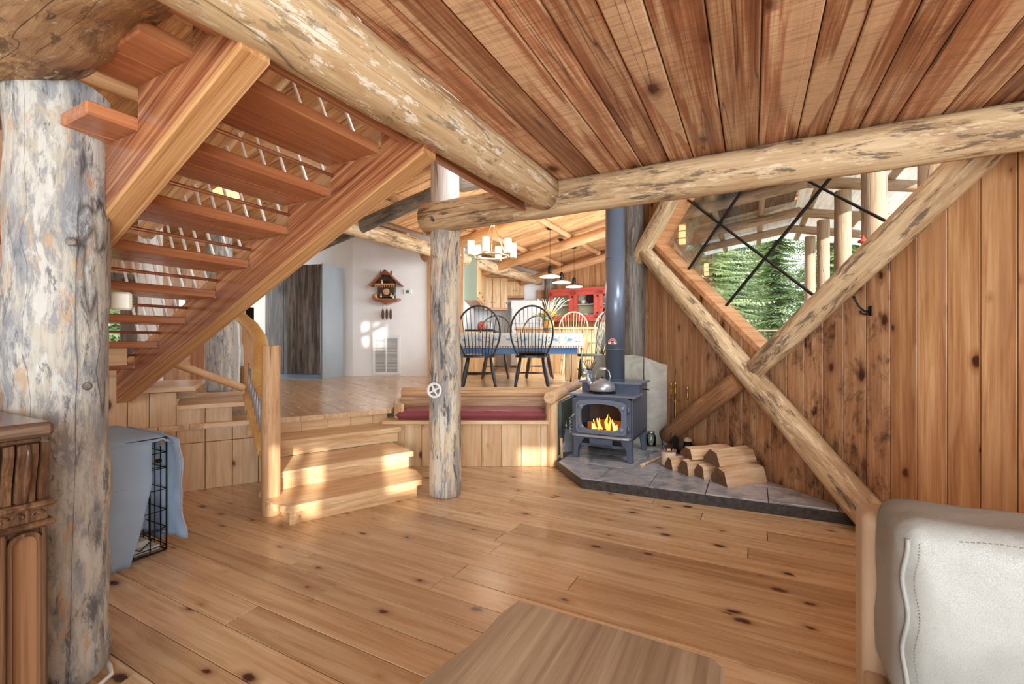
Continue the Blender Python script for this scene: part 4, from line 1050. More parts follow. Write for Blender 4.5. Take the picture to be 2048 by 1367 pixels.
# --- fire tools
ts = Vector((1.645, 4.60, HZ))
TL = thing('fire_tool_stand', 'black fire tool stand by the stone slab', 'stand', ts)
MB().lathe([(.085, 0), (.085, .012), (.03, .022), (.008, .03)], 18).build('base', M_black, TL)
MB().tube([(0, 0, .02), (0, 0, .60)], .007, 8).build('pole', M_black, TL)
MB().tube([(.055*math.cos(a*PI/8), .055*math.sin(a*PI/8), .52) for a in range(17)], .005, 6, cap=False).build('ring', M_brass, TL)
MB().bar((-.055, 0, .52), (.055, 0, .52), .008, .008).build('crossbar', M_brass, TL)
MB().lathe([(.008, .60), (.014, .61), (.007, .63), (.015, .65), (.017, .665), (.010, .68), (0, .683)], 12).build('finial', M_brass, TL)
def tool(label, off, kind):
    o = thing('fire_tool', label, kind, ts+Vector(off))
    MB().tube([(0, 0, .13), (0, 0, .55)], .0048, 8).build('shaft', M_black if kind == 'poker' else M_brass, o)
    MB().lathe([(.006, .54), (.012, .55), (.008, .57), (.012, .60), (.008, .63), (.013, .645), (.014, .66), (.008, .675), (0, .678)], 12).build('handle', M_brass, o)
    if kind == 'broom':
        MB().lathe([(.012, .17), (.036, .155), (.04, .13), (.030, .128)], 14).build('ferrule', M_light, o)
        MB().lathe([(.034, .128), (.046, .04), (.05, .012), (0, .01)], 16).build('bristles', M_black, o)
    elif kind == 'poker': MB().tube([(0, 0, .14), (0, 0, .07), (.012, 0, .05), (.035, 0, .06)], [.005, .005, .0045, .003], 8).build('tip', M_black, o)
    else: MB().prism([(-.03, .0), (.03, .0), (.036, .10), (.012, .135), (-.012, .135), (-.036, .10)], -.003, .003, RX(PI/2)).build('blade', M_black, o)
tool('brass handled hearth broom with black bristles', (.095, -.09, .0), 'broom')
tool('black poker hanging on the fire tool stand', (-.05, -.035, .03), 'poker')
tool('small black ash shovel hanging on the tool stand', (-.02, -.07, .04), 'shovel')
# jar
jb = xy(1302, 891, HZ)
JR = thing('glass_jar', 'small lidded glass jar beside the stone slab', 'jar', (jb.x, jb.y, HZ))
MB().lathe([(.045, 0), (.05, .006), (.05, .105), (.036, .128), (.036, .138), (.033, .138), (.033, .128), (.046, .104), (.046, .008), (0, .006)], 20, cap=False).build('body', M_jar, JR)
MB().lathe([(.039, .138), (.039, .156), (.0, .157)], 20).build('lid', M_steel, JR)
MB().lathe([(.044, .008), (.044, .035), (0, .036)], 16).build('contents', M_light, JR)
# pot with lighters
pb = xy(1337, 930, HZ)
PT = thing('matches_pot', 'cream ceramic pot with a braided rim holding lighters', 'pot', (pb.x, pb.y, HZ))
MB().lathe([(.060, 0), (.063, .01), (.064, .135), (.060, .14), (.057, .135), (.056, .02), (0, .018)], 24, cap=False).build('body', plain('cream_ceramic', C(222, 200, 176), .6, bscale=40, var=.12), PT)
for z, nm in ((.138, 'rim_braid'), (.008, 'base_braid')):
    m = MB()
    for k in range(26):
        a = 2*PI*k/26; m.sphere((.063*math.cos(a), .063*math.sin(a), z), .0085, 7, 5, None, 0, (1, 1, .9))
    m.build(nm, plain('braid_brown', C(150, 92, 66), .7), PT)
for lb, c, x, y, tx, h in (('blue gas lighter standing in the cream pot', C(48, 100, 190), .012, -.01, .02, .185), ('long dark lighter leaning in the cream pot', C(40, 60, 110), -.02, .01, -.05, .27), ('red lighter peeking out of the cream pot', C(200, 40, 46), -.02, -.02, -.01, .16)):
    o = thing('lighter', lb, 'lighter', (pb.x+x, pb.y+y, HZ+.022), 0)
    MB().tube([(0, 0, 0), (tx*.6, 0, h*.6)], [.010, .009], 10).build('handle', plain('lighter_'+lb[:4], c, .35), o)
    MB().tube([(tx*.6, 0, h*.6), (tx, 0, h)], [.006, .004], 8).build('nozzle', M_black, o)
# hatchet, brush and dustpan
hb = xy(1284, 933, HZ); he = xy(1322, 915, HZ)
HT_ = thing('hatchet', 'small hatchet lying on the slate with a pale handle', 'hatchet', (hb.x, hb.y, HZ))
d = Vector((he.x-hb.x, he.y-hb.y, 0))
MB().tube([(0, 0, .014), (d.x*.25, d.y*.25+.008, .013), (d.x*.6, d.y*.6, .013), (d.x*1.1, d.y*1.1, .014)], [.019, .013, .012, .013], 10, sq=.75).build('handle', M_light, HT_)
n_ = Vector((-d.y, d.x, 0)).normalized(); c = d*1.0
F = frame(Vector((c.x, c.y, .004)), d.normalized(), n_, UP)
MB().prism([(-.018, -.03), (.018, -.03), (.02, .03), (.045, .10), (-.04, .10), (-.02, .03)], 0, .022, F, 0, .004).build('head', M_steel, HT_)
bb = xy(1192, 893, HZ)
BS = thing('hearth_brush', 'black hearth brush lying under the stove', 'brush', (bb.x, bb.y, HZ), -.55)
MB().box(-.08, .08, -.025, .025, .02, .045, None, .006).build('block', M_black, BS); MB().box(-.078, .078, -.03, .03, 0, .02, None, .003).build('bristles', M_black, BS)
MB().tube([(.08, 0, .033), (.2, 0, .025), (.34, 0, .014)], [.012, .011, .012], 8).build('handle', M_black, BS)
db = xy(1132, 908, HZ)
DP = thing('dustpan', 'bent metal dustpan leaning beside the log post', 'dustpan', (db.x+.02, db.y+.06, HZ), .25)
m = MB(); Q = Matrix.Translation((0, 0, .14)) @ RX(1.05)
m.box(-.075, .075, -.13, .09, 0, .004, Q); m.box(-.077, -.073, -.10, .09, 0, .04, Q); m.box(.073, .077, -.10, .09, 0, .04, Q); m.box(-.075, .075, .086, .09, 0, .05, Q); m.build('pan', M_alu, DP)
MB().tube([Q @ Vector((0, .09, .03)), Q @ Vector((-.012, .17, .035)), Q @ Vector((0, .20, .035)), Q @ Vector((.012, .17, .035)), Q @ Vector((0, .09, .03))], .004, 6).build('handle_loop', M_steel, DP)
tag(place(MB().tube([(0, 0, 0), (0, 0, .1), (0, 0, .19)], [.013, .011, .014], 10).build('brush_handle', M_light), zframe(Vector((.478, 4.36, HZ)), Vector((.47, 4.385, .35)))), 'wooden brush handle propped against the bench post', 'brush')

# --- firewood
def split(L, w, h, bark_=False):
    m = MB(); n = 5; pol = [(-w/2, 0), (w/2*.9, -.0), (w/2, h*.35), (w*.12, h), (-w*.3, h*.85)]
    vs = []; k = len(pol)
    for i in range(n):
        x = -L/2+L*i/(n-1)
        for y, z in pol: vs.append((x+U(-.004, .004), y*(1+U(-.05, .05)), max(0, z*(1+U(-.05, .05)))))
    fs = [[i*k+j, i*k+(j+1) % k, (i+1)*k+(j+1) % k, (i+1)*k+j] for i in range(n-1) for j in range(k)]
    m.add(vs, fs); m.f.append(list(range(k))[::-1]); m.f.append([(n-1)*k+j for j in range(k)]); m.mi += [1, 1]; m.sm += [False]*2
    m.mi[0] = 0
    return m
FG = 'split firewood beside the stove'
M_barkw = plain('firewood_bark', C(120, 88, 62), .9, bscale=30, var=.4)
fw = [(.80, .27, .40, .17, .13, 0, .02, 'front split log with a broad pale face, lowest right'), (.985, .31, .36, .13, .11, 0, -.06, 'dark ended split log in the middle of the bottom row'),
      (1.125, .36, .38, .13, .12, 0, .05, 'round faced split log left in the bottom row'), (1.27, .40, .34, .11, .10, 0, -.04, 'leftmost thin split log behind the cream pot'),
      (.925, .24, .40, .17, .11, .127, .06, 'pale split log resting on top at the right'), (1.15, .27, .42, .17, .09, .122, -.05, 'flat split log resting on top at the back')]
for tt, off, L, w_, h_, dz, rz, lbl in fw:
    p = wallpt(tt, 0, off)
    o = split(L, w_, h_).build('firewood', [M_split, M_barkw])
    o.matrix_basis = T(p.x, p.y, HZ+dz, .326+rz); tag(o, lbl, 'firewood', FG)
# coat hooks
for u, v, lbl in ((1396, 632, 'black iron coat hook left of the braces'), (1741, 622, 'black iron coat hook right of the braces')):
    k = (u-1024)/FPX; tt = (2.32-2.952*k)/(.3206+.9472*k); Y = 2.952+.9472*tt; z = CAMZ-(v-683.5)/FPX*Y
    o = thing('coat_hook', lbl, 'hook'); o.matrix_basis = frame(wallpt(tt, z, .001), -DW, NW, UP)
    MB().box(-.012, .012, 0, .006, -.03, .035, None, .002).build('plate', M_black, o)
    MB().tube([(0, .004, .0), (-.012, .035, .0), (-.03, .06, .03), (-.045, .075, .075), (-.05, .085, .10)], [.008, .007, .006, .006, .009], 8).build('upper_arm', M_black, o)
    MB().tube([(0, .004, -.012), (-.01, .035, -.022), (-.02, .055, -.012), (-.025, .06, .002)], [.007, .006, .006, .008], 8).build('lower_arm', M_black, o)

# ================================================================== DINING AND KITCHEN
def windsor(name, label, loc, rz, mat, seatmat=None, sc=1.06, group=None, hb=.66):
    """bow back chair, faces +y locally"""
    o = thing(name, label, 'chair', loc, rz, group); sh = .445*sc
    seat = [(math.copysign(abs(math.cos(a))**.8, math.cos(a))*.225*sc, math.copysign(abs(math.sin(a))**.8, math.sin(a))*.215*sc) for a in [2*PI*k/24 for k in range(24)]]
    MB().prism(seat, sh-.035, sh, None, 0, .010).build('seat', seatmat or mat, o)
    bow = []; N = 22
    for k in range(N+1):
        t = k/N; a = PI*t
        x = .185+.10*math.sin(min(1, 1.0)*PI*.5)*0
        f = math.sin(a)                                     # 0 at feet, 1 at crown
        zz = (1-abs(1-2*t)**2.3)*hb*sc
        ww = -math.cos(a)
        wx = (.185+.085*math.sin(PI*min(1, zz/(hb*sc)*1.08)))*sc if zz < hb*sc*.55 else None
        px = math.copysign(1, ww)*(.19+.085*min(1, zz/(hb*sc*.5)))*sc if zz < hb*sc*.5 else ww
        bow.append((t, zz))
    pts = []
    for k in range(33):
        t = -1+2*k/32; s_ = math.copysign(1, t); q = 1-abs(t)         # q 0 foot .. 1 crown
        if q < .5: z = q/.5*.5*hb; x = .185+.095*math.sin(q/.5*PI/2)
        else: a = (q-.5)/.5*PI/2; z = .5*hb+.5*hb*math.sin(a); x = .28*math.cos(a)
        pts.append(Vector((s_*x*sc, -.175*sc-.22*z*sc*.8, sh-.01+z*sc)))
    MB().tube(pts, .0125*sc, 8).build('back_bow', mat, o)
    for k in range(9):
        f = (k-4)/4; x0 = f*.165; xt = f*.225
        zt_ = .5*hb+.5*hb*math.sqrt(max(0, 1-(xt/.28)**2)) if abs(xt) < .28 else .5*hb
        a = Vector((x0*sc, (-.185+.02*abs(f))*sc, sh-.005)); b = Vector((xt*sc, -.175*sc-.22*zt_*sc*.8, sh-.01+zt_*sc))
        m1 = a.lerp(b, .38)
        MB().tube([a, a.lerp(b, .15), m1, a.lerp(b, .6), b], [.0055, .006, .0085, .0055, .005], 6).build('spindle', mat, o)
    for x in (-1, 1):
        for y in (-1, 1):
            a = Vector((x*.15*sc, y*.14*sc, sh-.02)); b = Vector((x*.225*sc, y*.215*sc, 0)); 
            MB().tube([a, a.lerp(b, .25), a.lerp(b, .5), a.lerp(b, .85), b], [.016, .025, .029, .021, .017], 8).build('leg', mat, o)
    zz = sh*.45; w_ = .19*sc
    for x in (-1, 1): MB().tube([(x*w_, -.18*sc, zz), (x*w_, 0, zz), (x*w_, .18*sc, zz)], [.008, .014, .008], 7).build('stretcher', mat, o)
    MB().tube([(-w_, 0, zz), (0, 0, zz), (w_, 0, zz)], [.008, .014, .008], 7).build('stretcher', mat, o)
    return o
ch1 = windsor('dining_chair', 'black bow back chair nearest the log post', (-.475, 6.62, ZU), 0.05, M_blackwood)
ch2 = windsor('dining_chair', 'black bow back chair with a dark cushion, right of its twin', (.285, 6.60, ZU), -.03, M_blackwood)
tag(pillow(-.2, .2, -.19, .2, 0, .06, 14, 14).build('chair_cushion', M_blackcush, None, T(.285, 6.60, ZU+.4725)), 'black tufted cushion on the right black chair', 'cushion')
windsor('dining_chair', 'olive black bow back chair at the right table end', (1.22, 7.28, ZU), PI/2+.12, M_olive)
windsor('dining_chair', 'brown bow back chair behind the table on the left', (-.30, 8.35, ZU), PI, M_brownwood)
windsor('dining_chair', 'brown bow back chair behind the table near the flowers', (.50, 8.4, ZU), PI, M_brownwood)
def stool(label, loc, rz):
    return windsor('bar_stool', label, loc, rz, M_light, sc=1.0, group=None, hb=.6)
for (x, y, rz, lb) in ((1.22, 9.25, .0, 'pale beech counter stool left of its pair'), (1.74, 9.05, .45, 'pale beech counter stool at the right, turned')):
    o = stool(lb, (x, y, ZU), rz)
    for c in o.children:
        if c.name.startswith('leg') or c.name.startswith('stretcher'):
            c.matrix_basis = Matrix.Diagonal((1, 1, 1.5, 1))
        else: c.matrix_basis = Matrix.Translation((0, 0, .215))
# table and cloth
TBL = thing('dining_table', 'long dining table with a blue apron and pine legs', 'table', (.04, 7.42, ZU))
hx, hy, tz = 1.02, .47, .79
MB().box(-hx, hx, -hy, hy, tz-.03, tz, None, .005).build('tabletop', M_leg, TBL)
ap = MB()
for x0, x1, y0, y1 in ((-hx+.06, hx-.06, -hy+.03, -hy+.055), (-hx+.06, hx-.06, hy-.055, hy-.03), (-hx+.05, -hx+.075, -hy+.05, hy-.05), (hx-.075, hx-.05, -hy+.05, hy-.05)): ap.box(x0, x1, y0, y1, tz-.315, tz-.03)
ap.build('apron', M_blue, TBL)
for x in (-1, 1):
    for y in (-1, 1):
        MB().box(x*(hx-.10)-.045, x*(hx-.10)+.045, y*(hy-.08)-.045, y*(hy-.08)+.045, 0, tz-.03, None, .006).build('leg', M_leg, TBL)
def cloth_mat():
    t = NT('printed_tablecloth'); tc = t.n('ShaderNodeTexCoord'); v = tc.outputs['Object']
    sp = t.n('ShaderNodeSeparateXYZ'); t.l(v, sp.inputs[0]); x, y, z = sp.outputs
    cream = C(200, 196, 184)
    def blot(sx, sz, off, rad, c, base, wob=.25):
        # mirrored repeat motif along the drop
        fx = t.math('ABSOLUTE', t.math('SUBTRACT', t.math('FRACT', t.math('ADD', t.math('DIVIDE', t.math('ADD', x, y), sx), off)), .5))
        px_ = t.math('MULTIPLY', fx, sx)
        nz = t.math('MULTIPLY', t.noise(v, 30, 3), wob*.12)
        dx = t.math('SUBTRACT', px_, rad[0]); dz = t.math('SUBTRACT', z, sz)
        d = t.math('SQRT', t.math('ADD', t.math('POWER', t.math('DIVIDE', dx, rad[1]), 2), t.math('POWER', t.math('DIVIDE', dz, rad[2]), 2)))
        d = t.math('ADD', d, t.math('MULTIPLY', t.noise(v, 45, 3), .8))
        return t.mix(t.ramp(d, [(1.22, 1.0), (1.32, 0.0)] if False else [(.0, 1.0), (.62, 1.0), (.70, 0.0)]), base, c)
    col = cream
    n = t.noise(v, 26, 4, .6, .8)
    base = t.ramp(n, [(.0, C(190, 186, 176)), (.40, cream), (.56, cream), (.62, C(140, 148, 156)), (.66, cream)])
    col = blot(.46, -.10, .0, (.11, .15, .075), C(120, 142, 164), base)
    col = blot(.46, -.065, .0, (.05, .06, .045), C(160, 166, 170), col)
    col = blot(.46, -.07, .5, (.03, .035, .03), C(150, 84, 60), col)
    col = blot(.46, -.13, .5, (.02, .05, .03), C(96, 90, 70), col)
    st = t.math('FRACT', t.math('MULTIPLY', t.math('ADD', x, y), 26))
    row = t.math('MULTIPLY', t.math('LESS_THAN', z, -.195), t.math('GREATER_THAN', z, -.215))
    col = t.mix(t.math('MULTIPLY', row, t.math('LESS_THAN', st, .55)), col, C(150, 84, 60))
    row2 = t.math('LESS_THAN', z, -.228)
    col = t.mix(row2, col, C(196, 160, 120))
    t.l(col, t.b.inputs['Base Color']); t.b.inputs['Roughness'].default_value = .9
    return t.m
cm = MB(); N = 40; L = []
per = [(-hx-.012, -hy-.012), (hx+.012, -hy-.012), (hx+.012, hy+.012), (-hx-.012, hy+.012)]
edge = []
for i in range(4):
    p, q = per[i], per[(i+1) % 4]; k = 44 if i % 2 == 0 else 20
    for j in range(k): edge.append((p[0]+(q[0]-p[0])*j/k, p[1]+(q[1]-p[1])*j/k))
rows = [(0.0, 0.0), (.012, -.02), (.016, -.10), (.02, -.22)]
for out, dz in rows:
    for i, (x, y) in enumerate(edge):
        k = math.hypot(x, y); wv = 1+.7*noise.noise(Vector((x*6, y*6, 2)))*(dz/-.24) if dz else 0
        nx, ny = (math.copysign(1, x) if abs(abs(x)-hx-.012) < .001 else 0), (math.copysign(1, y) if abs(abs(y)-hy-.012) < .001 else 0)
        L.append((x+nx*out*wv, y+ny*out*wv, dz))
ne = len(edge); fs = [[r*ne+i, r*ne+(i+1) % ne, (r+1)*ne+(i+1) % ne, (r+1)*ne+i] for r in range(3) for i in range(ne)]
cm.add(L, fs, None, 0, True); cm.f.append(list(range(ne))); cm.mi.append(0); cm.sm.append(False)
tag(cm.build('tablecloth', cloth_mat(), None, Matrix.Translation((.04, 7.42, ZU+tz+.004))), 'cream printed tablecloth with birds over the dining table', 'tablecloth')
sf = thing('folded_cloth', 'green striped cloth draped over the olive chair back', 'cloth'); sf.matrix_basis = T(1.10, 7.12, ZU+.46, .1)
q = MB()
for k in range(9):
    z = .40-.09*k; w_ = .10+.012*k
    q.v += [Vector((-.02-.012*k*.3+.012*math.sin(k), -w_, z)), Vector((.015+.008*math.cos(k*1.3), w_*.6, z-.03))]
q.f = [[2*i, 2*i+1, 2*i+3, 2*i+2] for i in range(8)]; q.mi = [0]*8; q.sm = [True]*8
so = q.build('cloth', plain('sage_cloth', C(128, 150, 128), .9, bscale=40, var=.5), sf); md = so.modifiers.new('s', 'SOLIDIFY'); md.thickness = .012
# flowers
FV = thing('flower_pot', 'orange flower pot on the dining table', 'pot', (.60, 7.48, ZU+tz+.004))
MB().lathe([(.055, 0), (.075, .05), (.098, .15), (.09, .20), (.10, .215), (.09, .21), (.0, .19)], 20).build('pot', plain('orange_glaze', C(214, 140, 62), .4, bscale=8, var=.2), FV)
MB().lathe([(.078, .04), (.093, .095), (.087, .095), (.07, .04)], 20, cap=False).build('dark_band', plain('dark_glaze', C(96, 84, 74), .4), FV)
BQ = thing('flower_bouquet', 'bouquet of yellow and orange flowers with pale grasses', 'flowers', (.60, 7.48, ZU+tz+.2))
fl_y = plain('petal_yellow', C(240, 186, 70), .7); fl_o = plain('petal_orange', C(226, 120, 66), .7); fl_c = plain('flower_centre', C(110, 70, 40), .8); lf = plain('leaf_green', C(120, 140, 84), .7, var=.3); gs = plain('dry_grass', C(238, 230, 204), .8)
for k in range(26):
    a = U(0, 2*PI); e = U(.15, .95); r = U(.12, .2); p = Vector((math.cos(a)*r*e*1.2, math.sin(a)*r*e, .05+r*.8*(1-e*.6)))
    hd = MB(); Q = frame(p, *(lambda d: (d.orthogonal().normalized(), d.cross(d.orthogonal().normalized()), d))((p+Vector((0, -.12, .05))).normalized()))
    for j in range(9):
        b = 2*PI*j/9; hd.prism([(0, -.004), (.02, -.009), (.038, 0), (.02, .009), (0, .004)], 0, .002, Q @ RZ(b) @ RY(-.25))
    f_ = hd.build('flower', fl_y if k % 3 else fl_o, BQ); MB().sphere((0, 0, 0), .012, 8, 6, Q).build('flower_centre', fl_c, f_)
gm = MB()
for k in range(38):
    a = U(0, 2*PI); s_ = U(.1, .28); h = U(.24, .36)
    d = Vector((math.cos(a)*s_, math.sin(a)*s_*.7, h)); gm.tube([(0, 0, 0), d*.5+Vector((0, 0, .03)), d, d*1.08+Vector((d.x*.2, 0, .01))], [.002, .0018, .0042, .002], 5)
tag(gm.build('grass_plumes', gs, BQ), kind='stuff')
lm = MB()
for k in range(60):
    a = U(0, 2*PI); r = U(.05, .19); p = Vector((math.cos(a)*r*1.2, math.sin(a)*r, U(0, .12)))
    lm.prism([(0, -.006), (.04, -.013), (.08, 0), (.04, .013), (0, .006)], 0, .002, Matrix.Translation(p) @ RZ(a) @ RY(-U(.1, .9)))
tag(lm.build('leaves', lf, BQ), kind='stuff')

# chandelier and pendants
ce = Vector((-.295, 6.9, 2.50))
CH = thing('chandelier', 'ring chandelier with six lit glass cylinders over the table', 'chandelier', ce)
m = MB(); m.tube([(.235*math.cos(a*PI/20), .235*math.sin(a*PI/20), 0) for a in range(41)], .018, 8, cap=False); m.build('ring', M_nickel, CH)
for k in range(3):
    a = k*2*PI/3+.5; MB().tube([(.235*math.cos(a), .235*math.sin(a), .015), (.03*math.cos(a), .03*math.sin(a), .46)], .006, 7).build('rod', M_nickel, CH)
MB().lathe([(.035, .45), (.04, .47), (.02, .49), (.008, .5), (.008, .80), (.06, .81), (.06, .83)], 14).build('stem', M_nickel, CH)
for k in range(6):
    a = k*PI/3+.28; c, s_ = math.cos(a), math.sin(a)
    MB().tube([(.235*c, .235*s_, 0), (.345*c, .345*s_, .0)], .008, 7).build('arm', M_nickel, CH)
    MB().lathe([(.052, -.012), (.055, 0), (.02, .012), (.018, .05), (0, .05)], 14, T(.33*c, .33*s_, .0)).build('cup', M_nickel, CH)
    MB().lathe([(.052, .004), (.052, .215)], 20, T(.33*c, .33*s_, 0), cap=False).build('glass_cylinder', M_frost, CH)
    MB().lathe([(.014, .05), (.026, .09), (.028, .14), (.018, .18), (0, .195)], 12, T(.33*c, .33*s_, 0)).build('bulb', M_bulb, CH)
lamp('chandelier_light', 'POINT', ce+Vector((0, 0, .12)), None, 22, (1, .86, .66), .25)
PG = 'white disc pendants over the kitchen counter'
for i, (u, Yp, pos, cv) in enumerate(((1100, 8.74, 'leftmost', 447), (1123, 9.6, 'middle', 461), (1148, 10.35, 'rightmost', 490))):
    X = (u-1024)/FPX*Yp
    o = thing('pendant_lamp', '%s of three white disc pendant lamps with a black socket' % pos, 'lamp', (X, Yp, 2.45), 0, PG)
    zc = roofz(0.8846*X-.4664*Yp)+.20-2.45
    MB().lathe([(.195, .0), (.20, .006), (.12, .030), (.05, .05), (.03, .06)], 28).build('shade', M_whiteobj, o)
    MB().lathe([(.188, -.002), (0, -.004)], 28).build('diffuser', M_lens, o)
    MB().lathe([(.035, .06), (.042, .09), (.042, .17), (.03, .21), (.008, .225)], 14).build('socket', M_black, o)
    MB().tube([(0, 0, .22), (0, 0, zc)], .004, 6).build('cord', M_black, o)
    MB().lathe([(.06, zc-.02), (.06, zc), (0, zc)], 16).build('canopy', M_black, o)
    lamp('pendant_light', 'POINT', (X, Yp, 2.40), None, 7, (1, .92, .78), .12)
# red hutch along the hutch wall (front at a = 10.86)
HU = thing('hutch', 'red painted hutch with glass doors full of dishes', 'hutch'); HU.matrix_basis = frame(ab(11.36, -3.55, ZU), BX, AX, UP)
w0, w1 = -1.15, 2.15
MB().box(w0, w1, -.50, 0, .05, .93, None, .006).build('base_cabinet', M_red, HU)
MB().box(w0-.02, w1+.02, -.54, 0, .93, .975, None, .006).build('counter', M_cabx, HU)
uc = MB()
z0, z1, yd = 1.24, 1.98, -.34
uc.box(w0, w1, -.02, 0, z0, z1); uc.box(w0, w1, yd, 0, z1-.04, z1); uc.box(w0, w1, yd, 0, z0, z0+.03)
dw = .66; nd = 5
for k in range(nd+1): x = w0+dw*k; uc.box(x-.025, x+.025, yd, 0, z0, z1)
uc.box(w0-.03, w1+.03, yd-.03, 0, z1, z1+.05)
uc.build('upper_cabinet', M_red, HU)
MB().box(w0+.02, w1-.02, -.03, -.021, z0+.03, z1-.05).build('cabinet_back', plain('cream_back_boards', C(206, 196, 168), .6, bscale=5), HU)
fr_ = [(w0, z0+.005)]; n = 60
fr_ = [(w0, z0+.01), (w1, z0+.01)]+[(w1-(w1-w0)*k/n, z0-.045-.018*abs(math.sin(k*PI/2.5))) for k in range(n+1)]
MB().prism(fr_, 0, .02, Matrix.Translation((0, yd, 0)) @ RX(PI/2)).build('scalloped_fringe', M_red, HU)
for k in range(nd):
    x0 = w0+dw*k+.02; x1 = x0+dw-.04; d = MB()
    for a0, a1, b0, b1 in ((x0, x0+.10, z0+.03, z1-.04), (x1-.10, x1, z0+.03, z1-.04), (x0, x1, z0+.03, z0+.11), (x0, x1, z1-.13, z1-.04)): d.box(a0, a1, yd-.022, yd, b0, b1, None, .003)
    do = d.build('door', M_red, HU)
    MB().box(x0+.09, x1-.09, yd-.012, yd-.008, z0+.1, z1-.12).build('pane', M_glassd, do)
    MB().sphere((x0+.05, yd-.035, z0+.28), .016, 8, 6).build('knob', M_redin, do)
    for zz in (z0+.15, z1-.17): MB().box(x1-.02, x1+.02, yd-.03, yd-.02, zz-.02, zz+.02).build('hinge', M_black, do)
    MB().box(x0, x1, yd+.03, -.03, z0+.36, z0+.385).build('shelf', plain('shelf_white', C(226, 218, 198), .5), HU)
for k in range(6):
    x0 = w0+.03+.565*k; x1 = x0+.54; d = MB().box(x0, x1, -.522, -.50, .10, .70, None, .006).build('lower_door', M_red, HU)
    MB().box(x1-.10, x1-.05, -.54, -.522, .40, .415).build('pull', M_black, d)
    d = MB().box(x0, x1, -.522, -.50, .72, .91, None, .006).build('drawer', M_red, HU)
    MB().box((x0+x1)/2-.06, (x0+x1)/2+.06, -.545, -.522, .80, .818).build('pull', M_black, d)
dm = {n: plain('dish_'+n, c, .3) for n, c in (('orange', C(216, 96, 44)), ('red', C(170, 44, 40)), ('green', C(150, 176, 106)), ('plum', C(66, 34, 50)), ('blue', C(70, 96, 140)), ('white', C(232, 230, 222)), ('yellow', C(226, 190, 90)), ('black', C(40, 40, 42)))}
HM = HU.matrix_basis
def plate(col, x, zz, r, lb):
    o = MB().lathe([(0, 0), (r*.6, .002), (r, .02), (r*.97, .024), (r*.6, .008), (0, .008)], 22).build('plate', dm[col])
    o.matrix_basis = HM @ Matrix.Translation((x, -.10, zz+r*.96)) @ RX(PI/2-.2); tag(o, lb, 'plate')
def bowl(col, x, zz, r, h, lb, nm='bowl', stack=1):
    m = MB()
    m.lathe([(r*.55, 0), (r*.9, h*.6), (r, h), (r*.93, h), (r*.5, h*.15), (0, h*.15)], 18)
    o = m.build(nm, dm[col]); o.matrix_basis = HM @ Matrix.Translation((x, -.21, zz)); tag(o, lb, nm)
sz1, sz2 = z0+.031, z0+.386
X0 = w0+dw*1; X1 = w0+dw*2; X2 = w0+dw*3
for X, items in ((w0+dw, (('b', 'white', .15, 0, .06, .12, 'white mug'), ('b', 'white', .30, 0, .06, .12, 'second white mug'), ('b', 'blue', .45, 0, .06, .12, 'blue mug'), ('p', 'plum', .40, 1, .15, 0, 'plum plate'), ('b', 'white', .22, 1, .07, .10, 'white sugar bowl'))),
                 (w0+2*dw, (('p', 'red', .16, 0, .14, 0, 'red plate'), ('p', 'orange', .42, 0, .17, 0, 'large orange plate'), ('b', 'yellow', .26, 0, .09, .08, 'yellow bowl'), ('b', 'blue', .46, 0, .09, .06, 'blue rimmed bowl'), ('p', 'red', .2, 1, .15, 0, 'dark red plate'), ('b', 'black', .24, 1, .1, .06, 'black bowl'), ('b', 'red', .46, 1, .06, .10, 'red cup'))),
                 (w0+3*dw, (('p', 'green', .24, 0, .17, 0, 'green plate'), ('b', 'plum', .5, 0, .12, .05, 'plum bowl'), ('b', 'blue', .5, 1, .001, .001, ''), ('p', 'plum', .2, 1, .15, 0, 'dark plum plate'), ('p', 'orange', .5, 1, .16, 0, 'burnt orange plate'), ('b', 'white', .2, 1, .08, .12, 'white pitcher'), ('b', 'red', .46, 1, .09, .07, 'red bowl')))):
    dn = {w0+dw: 'left', w0+2*dw: 'middle', w0+3*dw: 'right'}[X]
    for kd, c, dx, sh_, r, h, lb in items:
        if not lb: continue
        lab = '%s on the %s shelf behind the %s glass door' % (lb, 'upper' if sh_ else 'lower', dn)
        if kd == 'p': plate(c, X+dx, sz2 if sh_ else sz1, r, lab)
        else: bowl(c, X+dx, sz2 if sh_ else sz1, r, h, lab, 'mug' if 'mug' in lb or 'cup' in lb else ('pitcher' if 'pitcher' in lb else 'bowl'))
# peninsula counter
KC = thing('counter_peninsula', 'low board fronted kitchen peninsula behind the dining table', 'counter', (1.05, 9.95, ZU))
MB().box(-1.0, 1.15, -.36, .3, .93, .975, None, .006).build('worktop', M_cabx, KC)
for k in range(13): MB().box(-.95+.16*k, -.95+.16*k+.155, -.20, .25, 0, .93, None, .004).build('front_board', M_cab, KC)
tag(MB().lathe([(.02, 0), (.09, .03), (.1, .1), (.04, .12), (0, .12)], 16, RX(.0)).build('serving_dish', plain('wood_bowl', C(214, 150, 110), .5), None, T(1.98, 9.8, ZU+.976)), 'small tan bowl at the right end of the counter', 'bowl')
